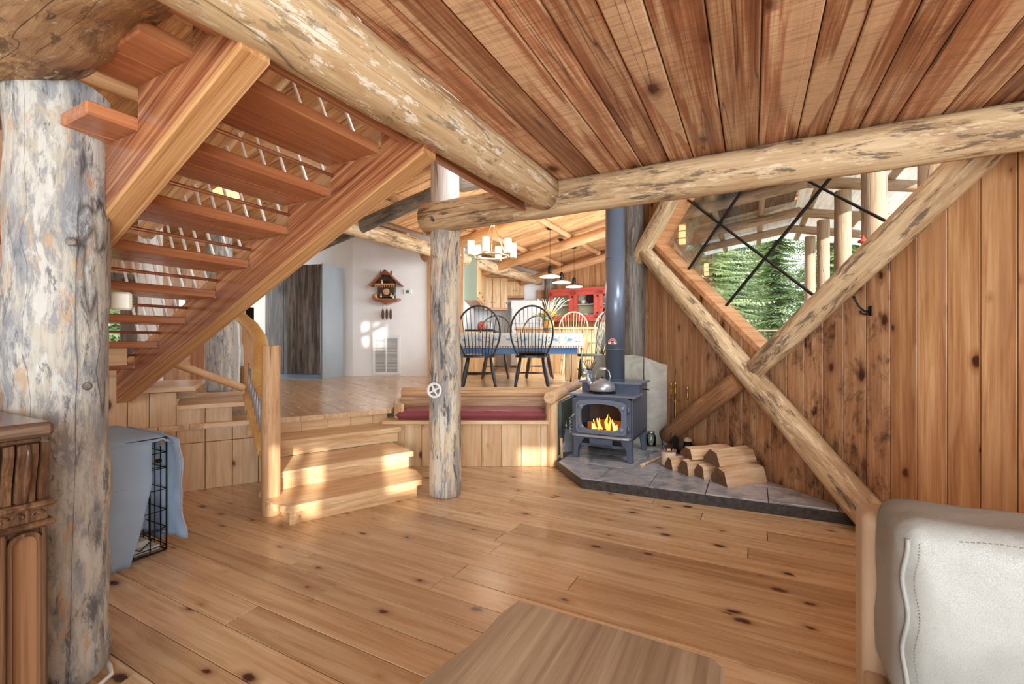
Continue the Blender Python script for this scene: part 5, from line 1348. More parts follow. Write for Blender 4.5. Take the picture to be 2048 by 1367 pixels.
# kitchen cabinets
def cabinet(name, label, M, w_, d_, h_, doors, side=None):
    o = thing(name, label, 'cabinet'); o.matrix_basis = M
    MB().box(0, w_, 0, d_, 0, h_, None, .004).build('body', side or M_cabx, o)
    MB().box(-.01, w_+.01, -.03, d_, h_, h_+.07, None, .004).build('cornice', M_cabx, o)
    MB().box(0, w_, -.012, d_, -.05, 0, None, .004).build('light_rail', M_cabx, o)
    for k in range(doors):
        x0 = w_*k/doors+.006; x1 = w_*(k+1)/doors-.006
        dd = MB().box(x0, x1, -.02, 0, .01, h_-.01, None, .004).build('door', M_cab, o)
        MB().sphere(((x1-.035) if k % 2 == 0 else (x0+.035), -.03, .14), .013, 8, 6).build('knob', M_black, dd)
    return o
cz = 2.08
cabinet('wall_cabinet', 'pine wall cabinet run with a sage painted end panel', frame(Vector((-.70, 9.05, cz)), Vector((0, 1, 0)), Vector((-1, 0, 0)), UP), 2.6, .24, .86, 6)
MB().box(-.95, -.695, 9.03, 9.05, cz-.05, cz+.93, None, .002).build('end_panel', M_greenpan, bpy.data.objects['wall_cabinet'], bpy.data.objects['wall_cabinet'].matrix_basis.inverted())
cabinet('wall_cabinet', 'pine wall cabinet turning the kitchen corner, three doors', frame(Vector((-.70, 11.75, cz)), Vector((.80, .28, 0)).normalized(), Vector((-.28, .80, 0)).normalized(), UP), .62, .3, .80, 3)
cabinet('wall_cabinet', 'small two door pine cabinet above the fridge', frame(Vector((-.17, 12.1, cz+.34)), Vector((1, 0, 0)), Vector((0, 1, 0)), UP), .50, .45, .40, 2)
FRG = thing('fridge', 'white refrigerator below the small pine cabinet', 'fridge', (.37, 11.95, ZU))
MB().box(-.40, .42, 0, .6, .02, 1.76, None, .012).build('body', M_whiteobj, FRG)
for z0_, z1_ in ((.04, 1.14), (1.15, 1.75)):
    dd = MB().box(-.40, .42, -.05, 0, z0_, z1_, None, .012).build('door', M_whiteobj, FRG)
    MB().box(-.37, -.345, -.09, -.05, (z0_+.7) if z0_ < 1 else z0_+.05, z1_-.08 if z0_ < 1 else z1_-.2, None, .004).build('handle', M_whiteobj, dd)
lc = thing('base_cabinet', 'kitchen base cabinet with dark worktop along the left wall', 'cabinet', (-.94, 9.1, ZU))
MB().box(0, .55, 0, 3.2, .05, .87, None, .004).build('body', M_cab, lc); MB().box(0, .6, 0, 3.2, .87, .91, None, .004).build('worktop', M_black, lc)
tag(MB().lathe([(.06, 0), (.085, .02), (.08, .12), (.05, .15), (.02, .17), (0, .172)], 16).build('kettle', M_red, None, T(-.62, 9.25, ZU+.91)), 'small red kettle on the dark kitchen worktop', 'kettle')
tag(MB().box(-.12, .12, -.15, .15, 0, .2, None, .03).build('toaster', M_alu, None, T(-.55, 9.9, ZU+.91)), 'grey toaster on the dark kitchen worktop', 'toaster')
tag(MB().box(.70, 1.0, 12.45, 12.6, 2.2, 2.62).build('pass_through_frame', M_cabx), 'small wood framed opening high beside the fridge', 'frame')
# wardrobe
WR = thing('wardrobe', 'tall wardrobe with streaked dark doors and grey blue side', 'wardrobe')
c1, dl = Vector((-3.40, 8.17, ZU)), Vector((-1.16, .30, 0)).normalized(); Fw = frame(c1, -dl, Vector((dl.y, -dl.x, 0))*-1 if False else Vector((-dl.y*-1, -dl.x, 0)), UP)
ex = -dl; ey = Vector((-ex.y, ex.x, 0)); WR.matrix_basis = frame(c1+dl*1.24, ex, ey, UP)
hW = 2.06
MB().box(0, 1.22, .02, .55, .0, .07).build('toe_kick', plain('blue_toe_kick', C(126, 156, 186), .3), WR)
MB().box(0, 1.22, .022, .55, .07, hW, None, .003).build('carcass', M_dark, WR)
MB().box(1.22, 1.245, -.006, .60, 0, hW+.01, None, .002).build('side_panel', M_panel, WR)
xs = [0, .41, .82, 1.215]
for a_, b_ in zip(xs[:-1], xs[1:]):
    MB().box(a_+.003, b_-.003, 0, .02, .075, hW, None, .002).build('door', M_ward, WR)
MB().box(1.195, 1.21, -.012, 0, .10, hW-.1).build('edge_strip', M_steel, WR)
# clock, thermostat, grille
CK = thing('cuckoo_clock', 'carved chalet cuckoo clock on the white wall', 'clock', (-2.385, 8.76, 2.0)); 
bw = M_oak; rw = wood('clock_roof', C(110, 52, 24), C(152, 82, 44), C(186, 116, 70), rough=.4)
MB().box(-.16, .15, -.14, 0, .04, .36, None, .005).build('house_front', plain('clock_dark_front', C(84, 56, 38), .6, bscale=30, var=.4), CK)
MB().prism([(-.17, .34), (.16, .34), (0, .50)], 0, .13, Matrix.Translation((0, -.005, 0)) @ RX(PI/2)).build('gable', bw, CK)
for s_ in (-1, 1):
    MB().bar((s_*-.0, -.11, .545), (s_*.30, -.11, .26), .24, .022, .003).build('roof_slab', rw, CK)
MB().prism([(-.11, .46), (.11, .46), (.0, .565)], 0, .02, Matrix.Translation((0, -.215, 0)) @ RX(PI/2)).build('roof_hip', rw, CK)
MB().box(.075, .105, -.12, -.09, .42, .55, None, .003).build('chimney', rw, CK)
MB().lathe([(.02, 0), (.028, .02), (.012, .07), (.006, .13), (0, .14)], 8, T(-.11, -.12, .42)).build('bell_turret', M_dark, CK)
MB().prism([(-.26, .02), (.26, .02), (.20, -.03), (.10, -.045), (0, -.09), (-.10, -.045), (-.20, -.03)], 0, .20, Matrix.Translation((0, 0, 0)) @ RX(PI/2)).build('base', rw, CK)
MB().box(-.20, .18, -.20, -.17, .27, .30, None, .004).build('balcony', M_cabx, CK)
for k in range(9): MB().box(-.19+.042*k, -.175+.042*k, -.20, -.185, .225, .27).build('baluster', M_cabx, CK)
MB().lathe([(.062, 0), (.062, .012), (.05, .016), (.012, .016), (0, .02)], 24, Matrix.Translation((.005, -.145, .15)) @ RX(PI/2)).build('dial', M_cabx, CK)
for k in range(12):
    a = k*PI/6; MB().box(-.004, .004, .040, .055, .0165, .019, Matrix.Translation((.005, -.145, .15)) @ RX(PI/2) @ RZ(a)).build('hour_mark', M_offwhite, CK)
for a, l_ in ((.9, .032), (2.6, .046)): MB().box(-.003, .003, 0, l_, .019, .022, Matrix.Translation((.005, -.145, .15)) @ RX(PI/2) @ RZ(a)).build('hand', M_offwhite, CK)
MB().box(-.04, .06, -.15, -.135, .31, .36).build('cuckoo_door', M_black, CK)
for x, z, c in ((-.09, .07, M_offwhite), (.10, .08, M_offwhite), (.17, .10, lf), (-.17, .05, M_cabx), (.14, .05, M_offwhite), (-.07, .33, M_offwhite)):
    m = MB(); m.lathe([(.016, 0), (.02, .015), (.012, .045), (.006, .05)], 8, T(x, -.17, z-.03)); m.sphere((x, -.17, z+.03), .012, 8, 6); m.build('figure', c, CK)
m = MB(); m.lathe([(.035, -.04), (.04, .0), (.035, .04)], 12, Matrix.Translation((-.2, -.17, .065)) @ RY(PI/2)); m.build('barrel', M_cabx, CK)
for k in range(3):
    x = -.075+.075*k
    MB().tube([(x, -.09, -.05), (x, -.09, -.16)], .002, 5).build('chain', M_brass, CK)
    MB().lathe([(.006, -.16), (.010, -.175), (.022, -.205), (.027, -.27), (.024, -.33), (.010, -.37), (0, -.375)], 12, T(x, -.09, 0)).build('pine_cone_weight', plain('weight_brown', C(112, 74, 58), .6, bscale=120, var=.4, bump=.5), CK)
TH = thing('thermostat', 'small white thermostat beside the cuckoo clock', 'thermostat', (-2.01, 8.768, 2.17))
MB().box(-.075, .075, -.025, 0, -.045, .045, None, .006).build('case', M_whiteobj, TH); MB().box(-.03, .03, -.028, -.025, -.025, .025).build('display', plain('lcd_grey', C(96, 104, 104), .3), TH)
GR = thing('return_air_grille', 'white return air grille low on the white wall', 'grille', (-2.42, 8.768, ZU+.03))
gm = MB()
QF = RX(PI/2)
gm.ring([(-.26, 0), (.26, 0), (.26, .75), (-.26, .75)], [(-.215, .045), (.215, .045), (.215, .705), (-.215, .705)], 0, .022, QF)
gm.ring([(-.272, -.01), (.272, -.01), (.272, .76), (-.272, .76)], [(-.25, .01), (.25, .01), (.25, .74), (-.25, .74)], 0, .008, QF)
gm.box(-.012, .012, -.021, 0, .046, .704)
gm.build('frame', M_whiteobj, GR)
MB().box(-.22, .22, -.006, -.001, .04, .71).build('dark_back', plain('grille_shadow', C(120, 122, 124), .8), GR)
for k in range(30):
    for x in (-.115, .115): MB().box(-.10, .10, -.012, -.0095, -.008, .008, T(x, -.004, .055+.0222*k) @ RX(.6)).build('slat', M_whiteobj, GR)
# lamp behind the stair etc.
LP = thing('pendant_lamp', 'amber glowing bowl pendant beyond the stair rods', 'lamp', P(455, 390, 4.1))
MB().lathe([(.11, 0), (.114, .02), (.07, .06), (.03, .08)], 24).build('shade', M_amber, LP); MB().tube([(0, 0, .08), (0, 0, .66)], .005, 6).build('cord', M_black, LP); MB().lathe([(.107, 0.001), (0, -.03)], 24).build('bowl', M_amber, LP)
TLm = thing('table_lamp', 'white cone shade lamp behind the grey post', 'lamp', (-5.02, 5.35, ZU))
MB().lathe([(.20, .98), (.07, 1.28)], 24, cap=False).build('shade', M_whiteobj, TLm); MB().lathe([(.12, 0), (.12, .02), (.02, .04), (.015, 1.1), (0, 1.1)], 14).build('stand', M_black, TLm)
BX_ = thing('chime_box', 'cream plastic chime box on the side of the grey post', 'box'); BX_.matrix_basis = T(-1.53, 1.78, 1.36, .55)
MB().box(-.035, .035, -.012, .03, -.035, .035, None, .008).build('case', M_offwhite, BX_)
for k in range(5): MB().box(.0352, .0362, -.004, .018, -.024+.011*k, -.019+.011*k).build('slot', M_black, BX_)
# things beyond the landing: bark edged slabs
for k, (u, Yp, w_, mt, lb) in enumerate(((440, 7.3, .22, M_logW, 'pale bark edged slab left of the dark strip'), (467, 7.35, .20, M_logW, 'pale bark edged slab right of the dark strip'), (395, 7.2, .26, M_trim, 'orange board panel left of the bark slabs'))):
    p = P(u, 768, Yp); m = MB().prism([(-w_/2, 0), (w_/2, 0), (w_/2+.02, .5), (w_/2-.01, 1.0), (w_/2+.01, 1.5), (-w_/2, 1.5), (-w_/2-.015, .9), (-w_/2+.01, .4)], 0, .04, RX(PI/2), 0, .008)
    tag(m.build('wood_slab', mt, None, T(p.x, Yp, ZU)), lb, 'slab')
tag(MB().box(-.02, .02, -.02, .02, 0, 1.5).build('slab_strip', M_dark, None, T(P(453, 768, 7.32).x, 7.32, ZU)), 'dark upright strip between two pale slabs', 'strip')
bxk = P(485, 740, 7.6)
tag(MB().box(-.05, .06, 0, .05, 0, 1.25).build('mirror_panel', M_black, None, T(bxk.x+.02, 7.75, ZU)), 'black panel beyond the crooked handrail', 'panel')
tag(MB().lathe([(.10, .0), (.13, .02), (.13, .33), (.09, .38), (0, .38)], 16).build('water_jug', M_whiteobj, None, T(bxk.x+.06, 7.55, ZU+.25)), 'white rounded jug beyond the crooked handrail', 'jug')
tag(MB().box(-.2, .2, -.14, .14, .0, .25, None, .01).build('jug_stand', M_leg, None, T(bxk.x+.06, 7.55, ZU)), 'small wooden stand beneath the white jug', 'stand')

# ================================================================== FOREGROUND FURNITURE
# carved oak sideboard, its far top corner near (-1.235, 1.25); local x along A (away), y along -B (left)
SBD = thing('sideboard', 'carved oak sideboard at the lower left in front of the post', 'sideboard'); 
cA, cB = .466*-1.245+.8846*1.24, .8846*-1.245-.4664*1.24
SBD.matrix_basis = frame(ab(cA, cB, 0), -AX, -BX, UP)           # x towards camera, y leftwards into the piece; z up
MB().box(-.0, 1.2, 0, .6, .945, .985, None, .010).build('top', M_oaktop, SBD)
MB().box(.02, 1.15, .02, .6, .93, .945, None, .004).build('top_moulding', M_oak, SBD)
MB().box(.05, 1.1, .05, .6, .0, .93, None, .004).build('body', M_oak, SBD)
# corbel of three lobes over a carved band, then an arched panel
pr = [(.93, .004), (.905, .004), (.88, .010), (.84, .020), (.80, .028), (.772, .030)]
FC = frame(Vector((0, 0, 0)), UP, Vector((0, 1, 0)), Vector((-1, 0, 0))) @ Matrix.Scale(-1, 4, (0, 0, 1))
for k, (x0, x1) in enumerate(((.006, .026), (.031, .070), (.075, .095), (.11, .20), (.21, .23))):
    poly = [(z, y+(0 if k in (1, 3) else .006)) for z, y in pr]+[(.772, .07), (.93, .07)]
    o = MB().prism(poly, x0, x1, FC, 0, .004).build('corbel', M_oak, SBD)
    xm = (x0+x1)/2
    if k in (1, 3): MB().tube([(xm, y-.001, z) for z, y in pr], [.004, .006, .008, .009, .007, .005], 8).build('lobe', M_oak, o)
MB().box(-.008, 1.1, .010, .06, .754, .772, None, .006).build('moulding', M_oak, SBD)
MB().box(-.008, 1.1, .014, .06, .702, .718, None, .005).build('moulding', M_oak, SBD)
MB().box(.006, 1.1, .030, .06, .718, .754).build('frieze', M_oak, SBD)
for q, c in enumerate((.028, .062, .096, .14, .19)):
    sg = 1 if q % 2 else -1
    sp = [(c+sg*(.015-.0012*k)*math.cos(k*.55), .028, .736+(.012-.001*k)*math.sin(k*.55)) for k in range(11)]
    MB().tube(sp, .0026, 6).build('scroll_carving', M_oak, SBD)
FP_ = frame(Vector((0, .05, .0)), Vector((1, 0, 0)), UP, Vector((0, -1, 0)))
M_oakp = wood('oak_panel', C(78, 44, 24), C(112, 68, 38), C(140, 92, 56), axis='z', rough=.3, var=.1, el=.03)
for xa, xb in ((.024, .074), (.12, .30)):
    xm, hw_ = (xa+xb)/2, (xb-xa)/2
    arch = [(xa, .02), (xb, .02), (xb, .655)]+[(xm+hw_*math.cos(a*PI/10), .655+.026*math.sin(a*PI/10)) for a in range(1, 10)]+[(xa, .655)]
    o_ = [(xm+(x-xm)*(1+.008/hw_), z+(-.008 if z < .3 else .010)) for x, z in arch]
    MB().ring(o_, arch, 0, .018, FP_).build('panel_moulding', M_oak, SBD)
    MB().prism(arch, -.002, .005, FP_).build('raised_panel', M_oakp, SBD)
for xa, xb in ((.006, .016), (.083, .110)): MB().box(xa, xb, .028, .06, 0, .70, None, .004).build('stile', M_oak, SBD)

# white cord at the foot of the post
cp = [Vector((-1.43, 1.52, .008)), Vector((-1.405, 1.60, .008)), Vector((-1.425, 1.68, .01)), Vector((-1.46, 1.74, .05)), Vector((-1.48, 1.74, .10))]
cp = [Vector((-1.50, 1.42, .008)), Vector((-1.46, 1.48, .008)), Vector((-1.435, 1.56, .008)), Vector((-1.435, 1.63, .01)), Vector((-1.47, 1.665, .015)), Vector((-1.52, 1.70, .015))]
tag(MB().tube(cp, .0075, 8).build('power_cord', M_whiteobj), 'white power cord curling round the grey post foot', 'cord')

wq = P(221, 345, 1.78)
tag(MB().tube([wq+Vector((.004*math.sin(k*1.1), .0, .055-.012*k)) for k in range(10)], .0028, 6).build('speaker_wire', M_whiteobj), 'thin white wire dangling at the right edge of the grey post', 'wire')
# covered dog crate (frame: x along A, y along B, corner far right)
aC, bC = 1.387, -2.975
CR = thing('dog_crate', 'black wire dog crate half hidden behind the grey post', 'crate'); CR.matrix_basis = frame(ab(aC, bC, 0), AX, BX, UP)
Lx, Wy, Hh = .80, .52, .665
wm_ = MB()
for z in (.04, .13, .14, .24, .36, .48, .49, .57, Hh-.03): wm_.tube([(-Lx, 0, z), (0, 0, z)], .0028, 5)
for k in range(11): x = -Lx*k/10; wm_.tube([(x, 0, .01), (x, 0, Hh-.01)], .0028 if k % 4 else .0042, 5)
tag(wm_.build('side_wires', M_black, CR), kind='stuff')
w2 = MB()
for z in (.04, .14, .24, .36, .48, .57): w2.tube([(0, -Wy, z), (0, 0, z)], .0028, 5)
for k in range(9): y = -Wy*k/8; w2.tube([(0, y, .01), (0, y, Hh-.01)], .0028, 5)
tag(w2.build('end_wires', M_black, CR), kind='stuff')
w2 = MB()
for k in range(9): y = -Wy*k/8; w2.tube([(-Lx, y, .01), (-Lx, y, Hh-.01)], .0028, 5)
tag(w2.build('near_end_wires', M_black, CR), kind='stuff')
w3 = MB()
for p, q in (((-Lx, 0), (0, 0)), ((0, 0), (0, -Wy)), ((0, -Wy), (-Lx, -Wy)), ((-Lx, -Wy), (-Lx, 0))):
    for z in (.012, Hh-.012): w3.tube([(p[0], p[1], z), (q[0], q[1], z)], .005, 6)
w3.build('rim_wires', M_black, CR)
MB().box(-.06, -.035, .002, .03, .52, .54, None, .003).build('latch', M_black, CR)
MB().tube([(-.20, .02, .10), (-.14, .03, .17), (-.08, .02, .10), (-.14, .03, .06), (-.20, .02, .10)], .004, 6).build('door_hook', M_black, CR)
MB().box(-Lx+.02, -.02, -Wy+.02, -.015, .02, .045, None, .008).build('tray', M_tray, CR)
bl = MB(); bl.sphere((0, 0, 0), 1, 20, 12, T(-.20, -.18, .18) @ Matrix.Diagonal((.17, .13, .15, 1)))
bl.v = [p+Vector((1, 1, 1))*0+p.normalized()*.025*noise.noise(p*9) for p in bl.v]
for p in bl.v: p.z = max(p.z, .05)
tag(place(bl.build('blanket', M_blanket), CR.matrix_basis.copy()), 'pale crumpled blanket inside the dog crate', 'blanket')
tag(place(MB().box(-.5, -.06, -.4, -.03, .046, .085, None, .015).build('crate_pad', M_tray), CR.matrix_basis.copy()), 'white pad on the floor of the dog crate', 'pad')
CV = thing('crate_cover', 'grey blue canvas cover draped over the dog crate', 'cover'); CV.matrix_basis = CR.matrix_basis.copy()
def sheet(fn, nu, nv, thick=.006):
    m = MB()
    for i in range(nu+1):
        for j in range(nv+1): m.v.append(Vector(fn(i/nu, j/nv)))
    for i in range(nu):
        for j in range(nv): m.f.append([i*(nv+1)+j, (i+1)*(nv+1)+j, (i+1)*(nv+1)+j+1, i*(nv+1)+j+1]); m.mi.append(0); m.sm.append(True)
    return m
nz = lambda a, b, c: noise.noise(Vector((a, b, c)))
def top_(u, v):
    x = -Lx-.02+(Lx+.045)*u; y = -Wy-.02+(Wy+.04)*v
    return (x, y, Hh+.012+.008*nz(x*5, y*5, 0)-.03*max(0, (v-.86)/.14)**2-.03*max(0, (u-.93)/.07)**2)
def side_(u, v):                                         # the near (+B) side, pulled open at the far end
    xr = -.085-.03*v-.17*max(0, v-.35)**1.3
    x = -Lx-.02+(Lx+.02+xr)*u
    return (x, (.024+.03*v+.030*nz(x*6+v*3, v*3, 4)*(.25+v)+.012*math.sin(x*26+v*5)*v+.05*v*v*u), Hh-.02-(Hh-.028)*v*(1-.02*u))
def flap_(u, v):                                         # end flap hanging at the far side, folded outwards
    return (.012+.055*u*(.5+.7*v)+.012*nz(v*6, u*3, 8), -.10+.145*u+.02*math.sin(v*7)*u, Hh+.0-(Hh-.075)*v-.02*u)
def back_(u, v): return (.03+.01*nz(u*4, v*4, 2), -Wy-.01+(Wy-.10)*u, Hh-(Hh-.03)*v)
for nm, fn, a, b in (('top_panel', top_, 18, 14), ('side_panel', side_, 22, 22), ('end_flap', flap_, 10, 22), ('end_panel', back_, 12, 14)):
    o = sheet(fn, a, b).build(nm, M_crate, CV); md = o.modifiers.new('s', 'SOLIDIFY'); md.thickness = .006
MB().tube([flap_(1, k/24) for k in range(25)], .005, 6).build('piping', M_crateseam, CV)
MB().tube([side_(k/20, 0) for k in range(21)], .004, 6).build('seam', M_crate, CV)
pk = MB()
for r_ in range(2): pk.tube([Vector(side_(.12+.72*k/20, .34+.03*r_*0+.02*k/20))+Vector((0, .004, 0)) for k in range(21)], .0028, 5)
pk.tube([Vector(side_(.5, .34*k/12))+Vector((0, .004, 0)) for k in range(13)], .0028, 5)
pk.build('panel_seam', plain('canvas_seam', C(130, 156, 184), .9), CV)
MB().box(-.006, .006, -.004, .004, -.02, .015, T(-.04, .035, Hh-.03)).build('zip_pull', M_steel, CV)

# coffee table (live edge left, grain along A)
tq = [(1030, 1195), (1440, 1312)]
zt_ = .42
c0 = P(1030, 1195, .78*FPX/511.5); c1_ = P(1440, 1312, .78*FPX/628.5)
CT = thing('coffee_table', 'live edge slab coffee table in the foreground', 'table'); CT.matrix_basis = frame(Vector((c0.x, c0.y, 0)), BX, AX, UP)
W_ = (c1_-c0).length
edge_l = [(-.02+.018*math.sin(k*.9)+.012*nz(k*.5, 1, 3)-.035*max(0, k/12-.3)+(.03 if k == 0 else 0), -k*.08) for k in range(0, 13)]
poly = edge_l + [(W_+.02, -.96), (W_+.025, -.5), (W_+.012, -.03), (W_*.98, .0), (W_*.5, .006), (.03, .0)]
place(MB().prism(poly, zt_-.055, zt_, None, 0, .008).build('slab_top', M_table), CT.matrix_basis.copy(), CT)
for x in (.10, W_-.1):
    for y in (-.12, -.82): MB().tube([(x, y, 0), (x, y, zt_-.055)], [.04, .045], 12).build('leg', M_logP, CT)

# leather sofa: frame x along B, y along A; back top left corner near (.93, 1.22)
SO = thing('sofa', 'cream leather sofa cut off by the right edge', 'sofa'); sa = P(1752, 1015, 1.20)
SO.matrix_basis = frame(Vector((.945, 1.205, 0)), BX, AX, UP)
def rbox(x0, x1, y0, y1, z0, z1, r, wr_=.0, seed=0, nx=26, ny=10, nz_=20):
    m = MB(); bm = bmesh.new(); bmesh.ops.create_cube(bm, size=1)
    bmesh.ops.subdivide_edges(bm, edges=bm.edges, cuts=29, use_grid_fill=True)
    cx, cy, cz_ = (x0+x1)/2, (y0+y1)/2, (z0+z1)/2; hx_, hy_, hz_ = (x1-x0)/2, (y1-y0)/2, (z1-z0)/2
    for v in bm.verts:
        p = Vector((v.co.x*2, v.co.y*2, v.co.z*2))
        for i in range(3): p[i] = math.sin(p[i]*PI/2)
        q = Vector((p.x*hx_, p.y*hy_, p.z*hz_))
        inn = Vector((max(-hx_+r, min(hx_-r, q.x)), max(-hy_+r, min(hy_-r, q.y)), max(-hz_+r, min(hz_-r, q.z))))
        d = q-inn
        if d.length > 1e-6: q = inn+d.normalized()*min(r, d.length)
        # pillow bulge
        if wr_: q.y += (1 if q.y > 0 else -1)*.035*(1-(q.x/hx_)**2)*(1-(q.z/hz_)**2)
        if wr_: q += Vector((.3, -1, .6))*wr_*(noise.noise(Vector((q.x*5+seed, q.z*7, q.y*4)))+.6*noise.noise(Vector((q.x*14+seed, q.z*11, 3)))+.55*math.exp(-((q.x+hx_)/.14)**2)*noise.noise(Vector((q.x*30+seed, q.z*16, q.y*20))))
        m.v.append(Vector((q.x+cx, q.y+cy, q.z+cz_)))
    bm.verts.index_update()
    for f in bm.faces: m.f.append([v.index for v in f.verts]); m.mi.append(0); m.sm.append(True)
    bm.free(); return m
rbox(-.012, 1.9, .0, .13, .12, .745, .03).build('back_frame', M_leatherT, SO)
rbox(-.012, .04, -.9, .02, .10, .33, .02).build('base_rail', M_leatherT, SO)
CBV = None
bcm = rbox(.012, 1.05, -.20, .035, .36, .80, .055, .011, 3)
bc = bcm.build('back_cushion', M_leather, SO)
bm2 = rbox(1.055, 1.9, -.20, .035, .36, .80, .055, .013, 9).build('back_cushion', M_leather, SO)
sc_ = rbox(.0, 1.05, -.85, -.16, .22, .43, .06, .006, 5).build('seat_cushion', M_leatherT, SO)
from mathutils.bvhtree import BVHTree
bvh = BVHTree.FromPolygons([tuple(p) for p in bcm.v], bcm.f)
def onc(x, z):
    h = bvh.ray_cast(Vector((x, -2, z)), Vector((0, 1, 0)))[0]
    return h if h else Vector((x, -.15, z))
MB().tube([onc(.030+.004*math.sin(k*.6), .385+.375*k/24)+Vector((0, -.001, 0)) for k in range(25)], .005, 7).build('piping', M_leather, bc)
st = MB()
for k in range(52):
    z = .385+.0072*k; p = onc(.048+.004*math.sin(k*.28), z); st.box(p.x-.001, p.x+.001, p.y-.0012, p.y+.004, z, z+.0042)
for k in range(90):
    p = onc(.12+.0095*k, .772+.004*math.sin(k*.2)); st.box(p.x, p.x+.0055, p.y-.0012, p.y+.004, p.z-.001, p.z+.001)
tag(st.build('stitching', plain('thread', C(120, 112, 100), .8), bc), kind='stuff')
for x in (.02, 1.85):
    MB().tube([(x, .06, 0), (x, .06, .13)], .02, 10).build('foot', M_black, SO)

# ================================================================== OUTDOORS
PO = [((4.76, 1.30), 'nearest outdoor pergola post at the window top right', .125), ((6.03, 1.14), 'second outdoor pergola post with red feeder', .115), ((8.19, 1.18), 'third outdoor pergola post counted from the right', .11), ((9.99, 1.15), 'fourth outdoor pergola post counted from the right', .105), ((11.4, 1.08), 'farthest slim outdoor pergola post with wind chime', .105)]
for (a, b), lb, r in PO:
    tlog('pergola_post', lb, 'post', ab(a, b, .30), ab(a, b, 3.42 if a > 7 else 3.5), r, r*.95, M_logO, wob=.04)
PR = thing('pergola_roof', 'outdoor pergola roof of logs with bright translucent panels', 'roof')
for a in (4.76, 6.03, 8.19, 9.99, 11.4):
    log('outer_beam', ab(a, .70, 3.63), ab(a, 2.1, 3.34), .085, .08, M_logO, PR)
    log('inner_rafter', ab(a, -1.05, 3.36), ab(a, .80, 3.63), .085, .085, M_logO, PR)
for b, z in ((.15, 3.66), (-.6, 3.56), (.95, 3.70), (1.75, 3.53)):
    log('purlin', ab(3.6, b, z), ab(13.0, b, z), .055, .055, M_logO, PR, step=.5, seg=10)
Fp = frame(ab(3.6, .72, 3.775), AX, (BX-UP*.207).normalized(), AX.cross((BX-UP*.207).normalized()))
for k in range(12): MB().box(.8*k, .8*k+.79, 0, 1.55, -.006, .006).build('roofing_sheet', M_poly, PR, Fp)
Fp = frame(ab(3.6, -1.1, 3.50), AX, (BX+UP*.15).normalized(), AX.cross((BX+UP*.15).normalized()))
for k in range(9): MB().box(0, 6.1, .2*k, .2*k+.195, -.012, .012).build('roof_board', M_dark, PR, Fp)
for k in range(4): MB().box(6.1+.85*k, 6.94+.85*k, 0, 1.85, -.006, .006).build('roofing_sheet', M_poly, PR, Fp)
RLG = thing('deck_railing', 'deck railing with wooden cap and thin black balusters', 'railing')
Fr = frame(Vector((4.0, 11.6, .30)), Vector((1, 0, 0)), Vector((0, 1, 0)), UP); RLG.matrix_basis = Fr
MB().box(0, 6.5, -.07, .07, 1.17, 1.21, None, .005).build('cap_rail', M_deck, RLG); MB().box(0, 6.5, -.03, .03, .12, .17).build('bottom_rail', M_deck, RLG)
for k in range(48): MB().box(.13*k+.06, .13*k+.078, -.009, .009, .17, 1.17).build('baluster', M_black, RLG)
for k in range(4): MB().box(2.1*k, 2.1*k+.1, -.05, .05, 0, 1.17, None, .004).build('post', M_deck, RLG)
bp = thing('flower_bowl', 'blue glazed bowl on the deck railing cap', 'pot', P(1592, 658, 11.55)); bp.matrix_basis = Matrix.Translation((bp.location.x, 11.6, 1.515))
MB().lathe([(.09, 0), (.15, .10), (.17, .17), (.15, .17), (.0, .12)], 18).build('bowl', M_blue, bp)
wc = thing('wind_chime', 'hanging wind chime with dark tubes by the far post', 'chime', P(1627, 575, 8.8)); wc.matrix_basis = Matrix.Translation(ab(11.4, 1.19, 1.98))
MB().lathe([(.09, 0), (.09, .02), (.03, .04), (.005, .2)], 14).build('top_disc', M_black, wc)
MB().tube([(0, 0, .2), (.02, 0, .38), (0, 0, .42), (-.02, 0, .38)], .006, 6).build('hook', M_black, wc)
for k in range(5): a = k*2*PI/5; MB().tube([(.065*math.cos(a), .065*math.sin(a), 0), (.065*math.cos(a), .065*math.sin(a), -.45-.06*k)], .012, 7).build('tube', M_copper, wc)
for u, v, Yp, lb in ((1726, 482, 4.62, 'upper red hummingbird feeder on the pergola post'), (1722, 502, 4.62, 'lower red hummingbird feeder on the pergola post')):
    o = thing('bird_feeder', lb, 'feeder', P(u, v, Yp)); MB().lathe([(.01, -.02), (.045, -.012), (.045, .005), (.02, .02), (.004, .06)], 14).build('body', M_red, o)
for u, v, Yp, lb in ((1358, 470, 6.9, 'lit amber lantern on the outer hall wall'), (1437, 537, 10.4, 'far lit amber lantern under the pergola eave')):
    p = P(u, v, Yp); a_ = p.x*.4664+p.y*.8846; q = ab(a_, -.93, p.z); o = thing('wall_lantern', lb, 'lamp', q); o.matrix_basis = frame(q, AX, BX, UP)
    MB().box(-.042, .042, -.05, .042, -.14, .14, None, .01).build('shade', M_amber, o)
    f_ = MB()
    for z in (-.17, -.06, .05, .16): f_.box(-.05, .05, -.055, .05, z-.008, z+.008)
    f_.box(-.03, .03, -.11, -.06, -.05, .05); f_.build('frame', M_trim, o)
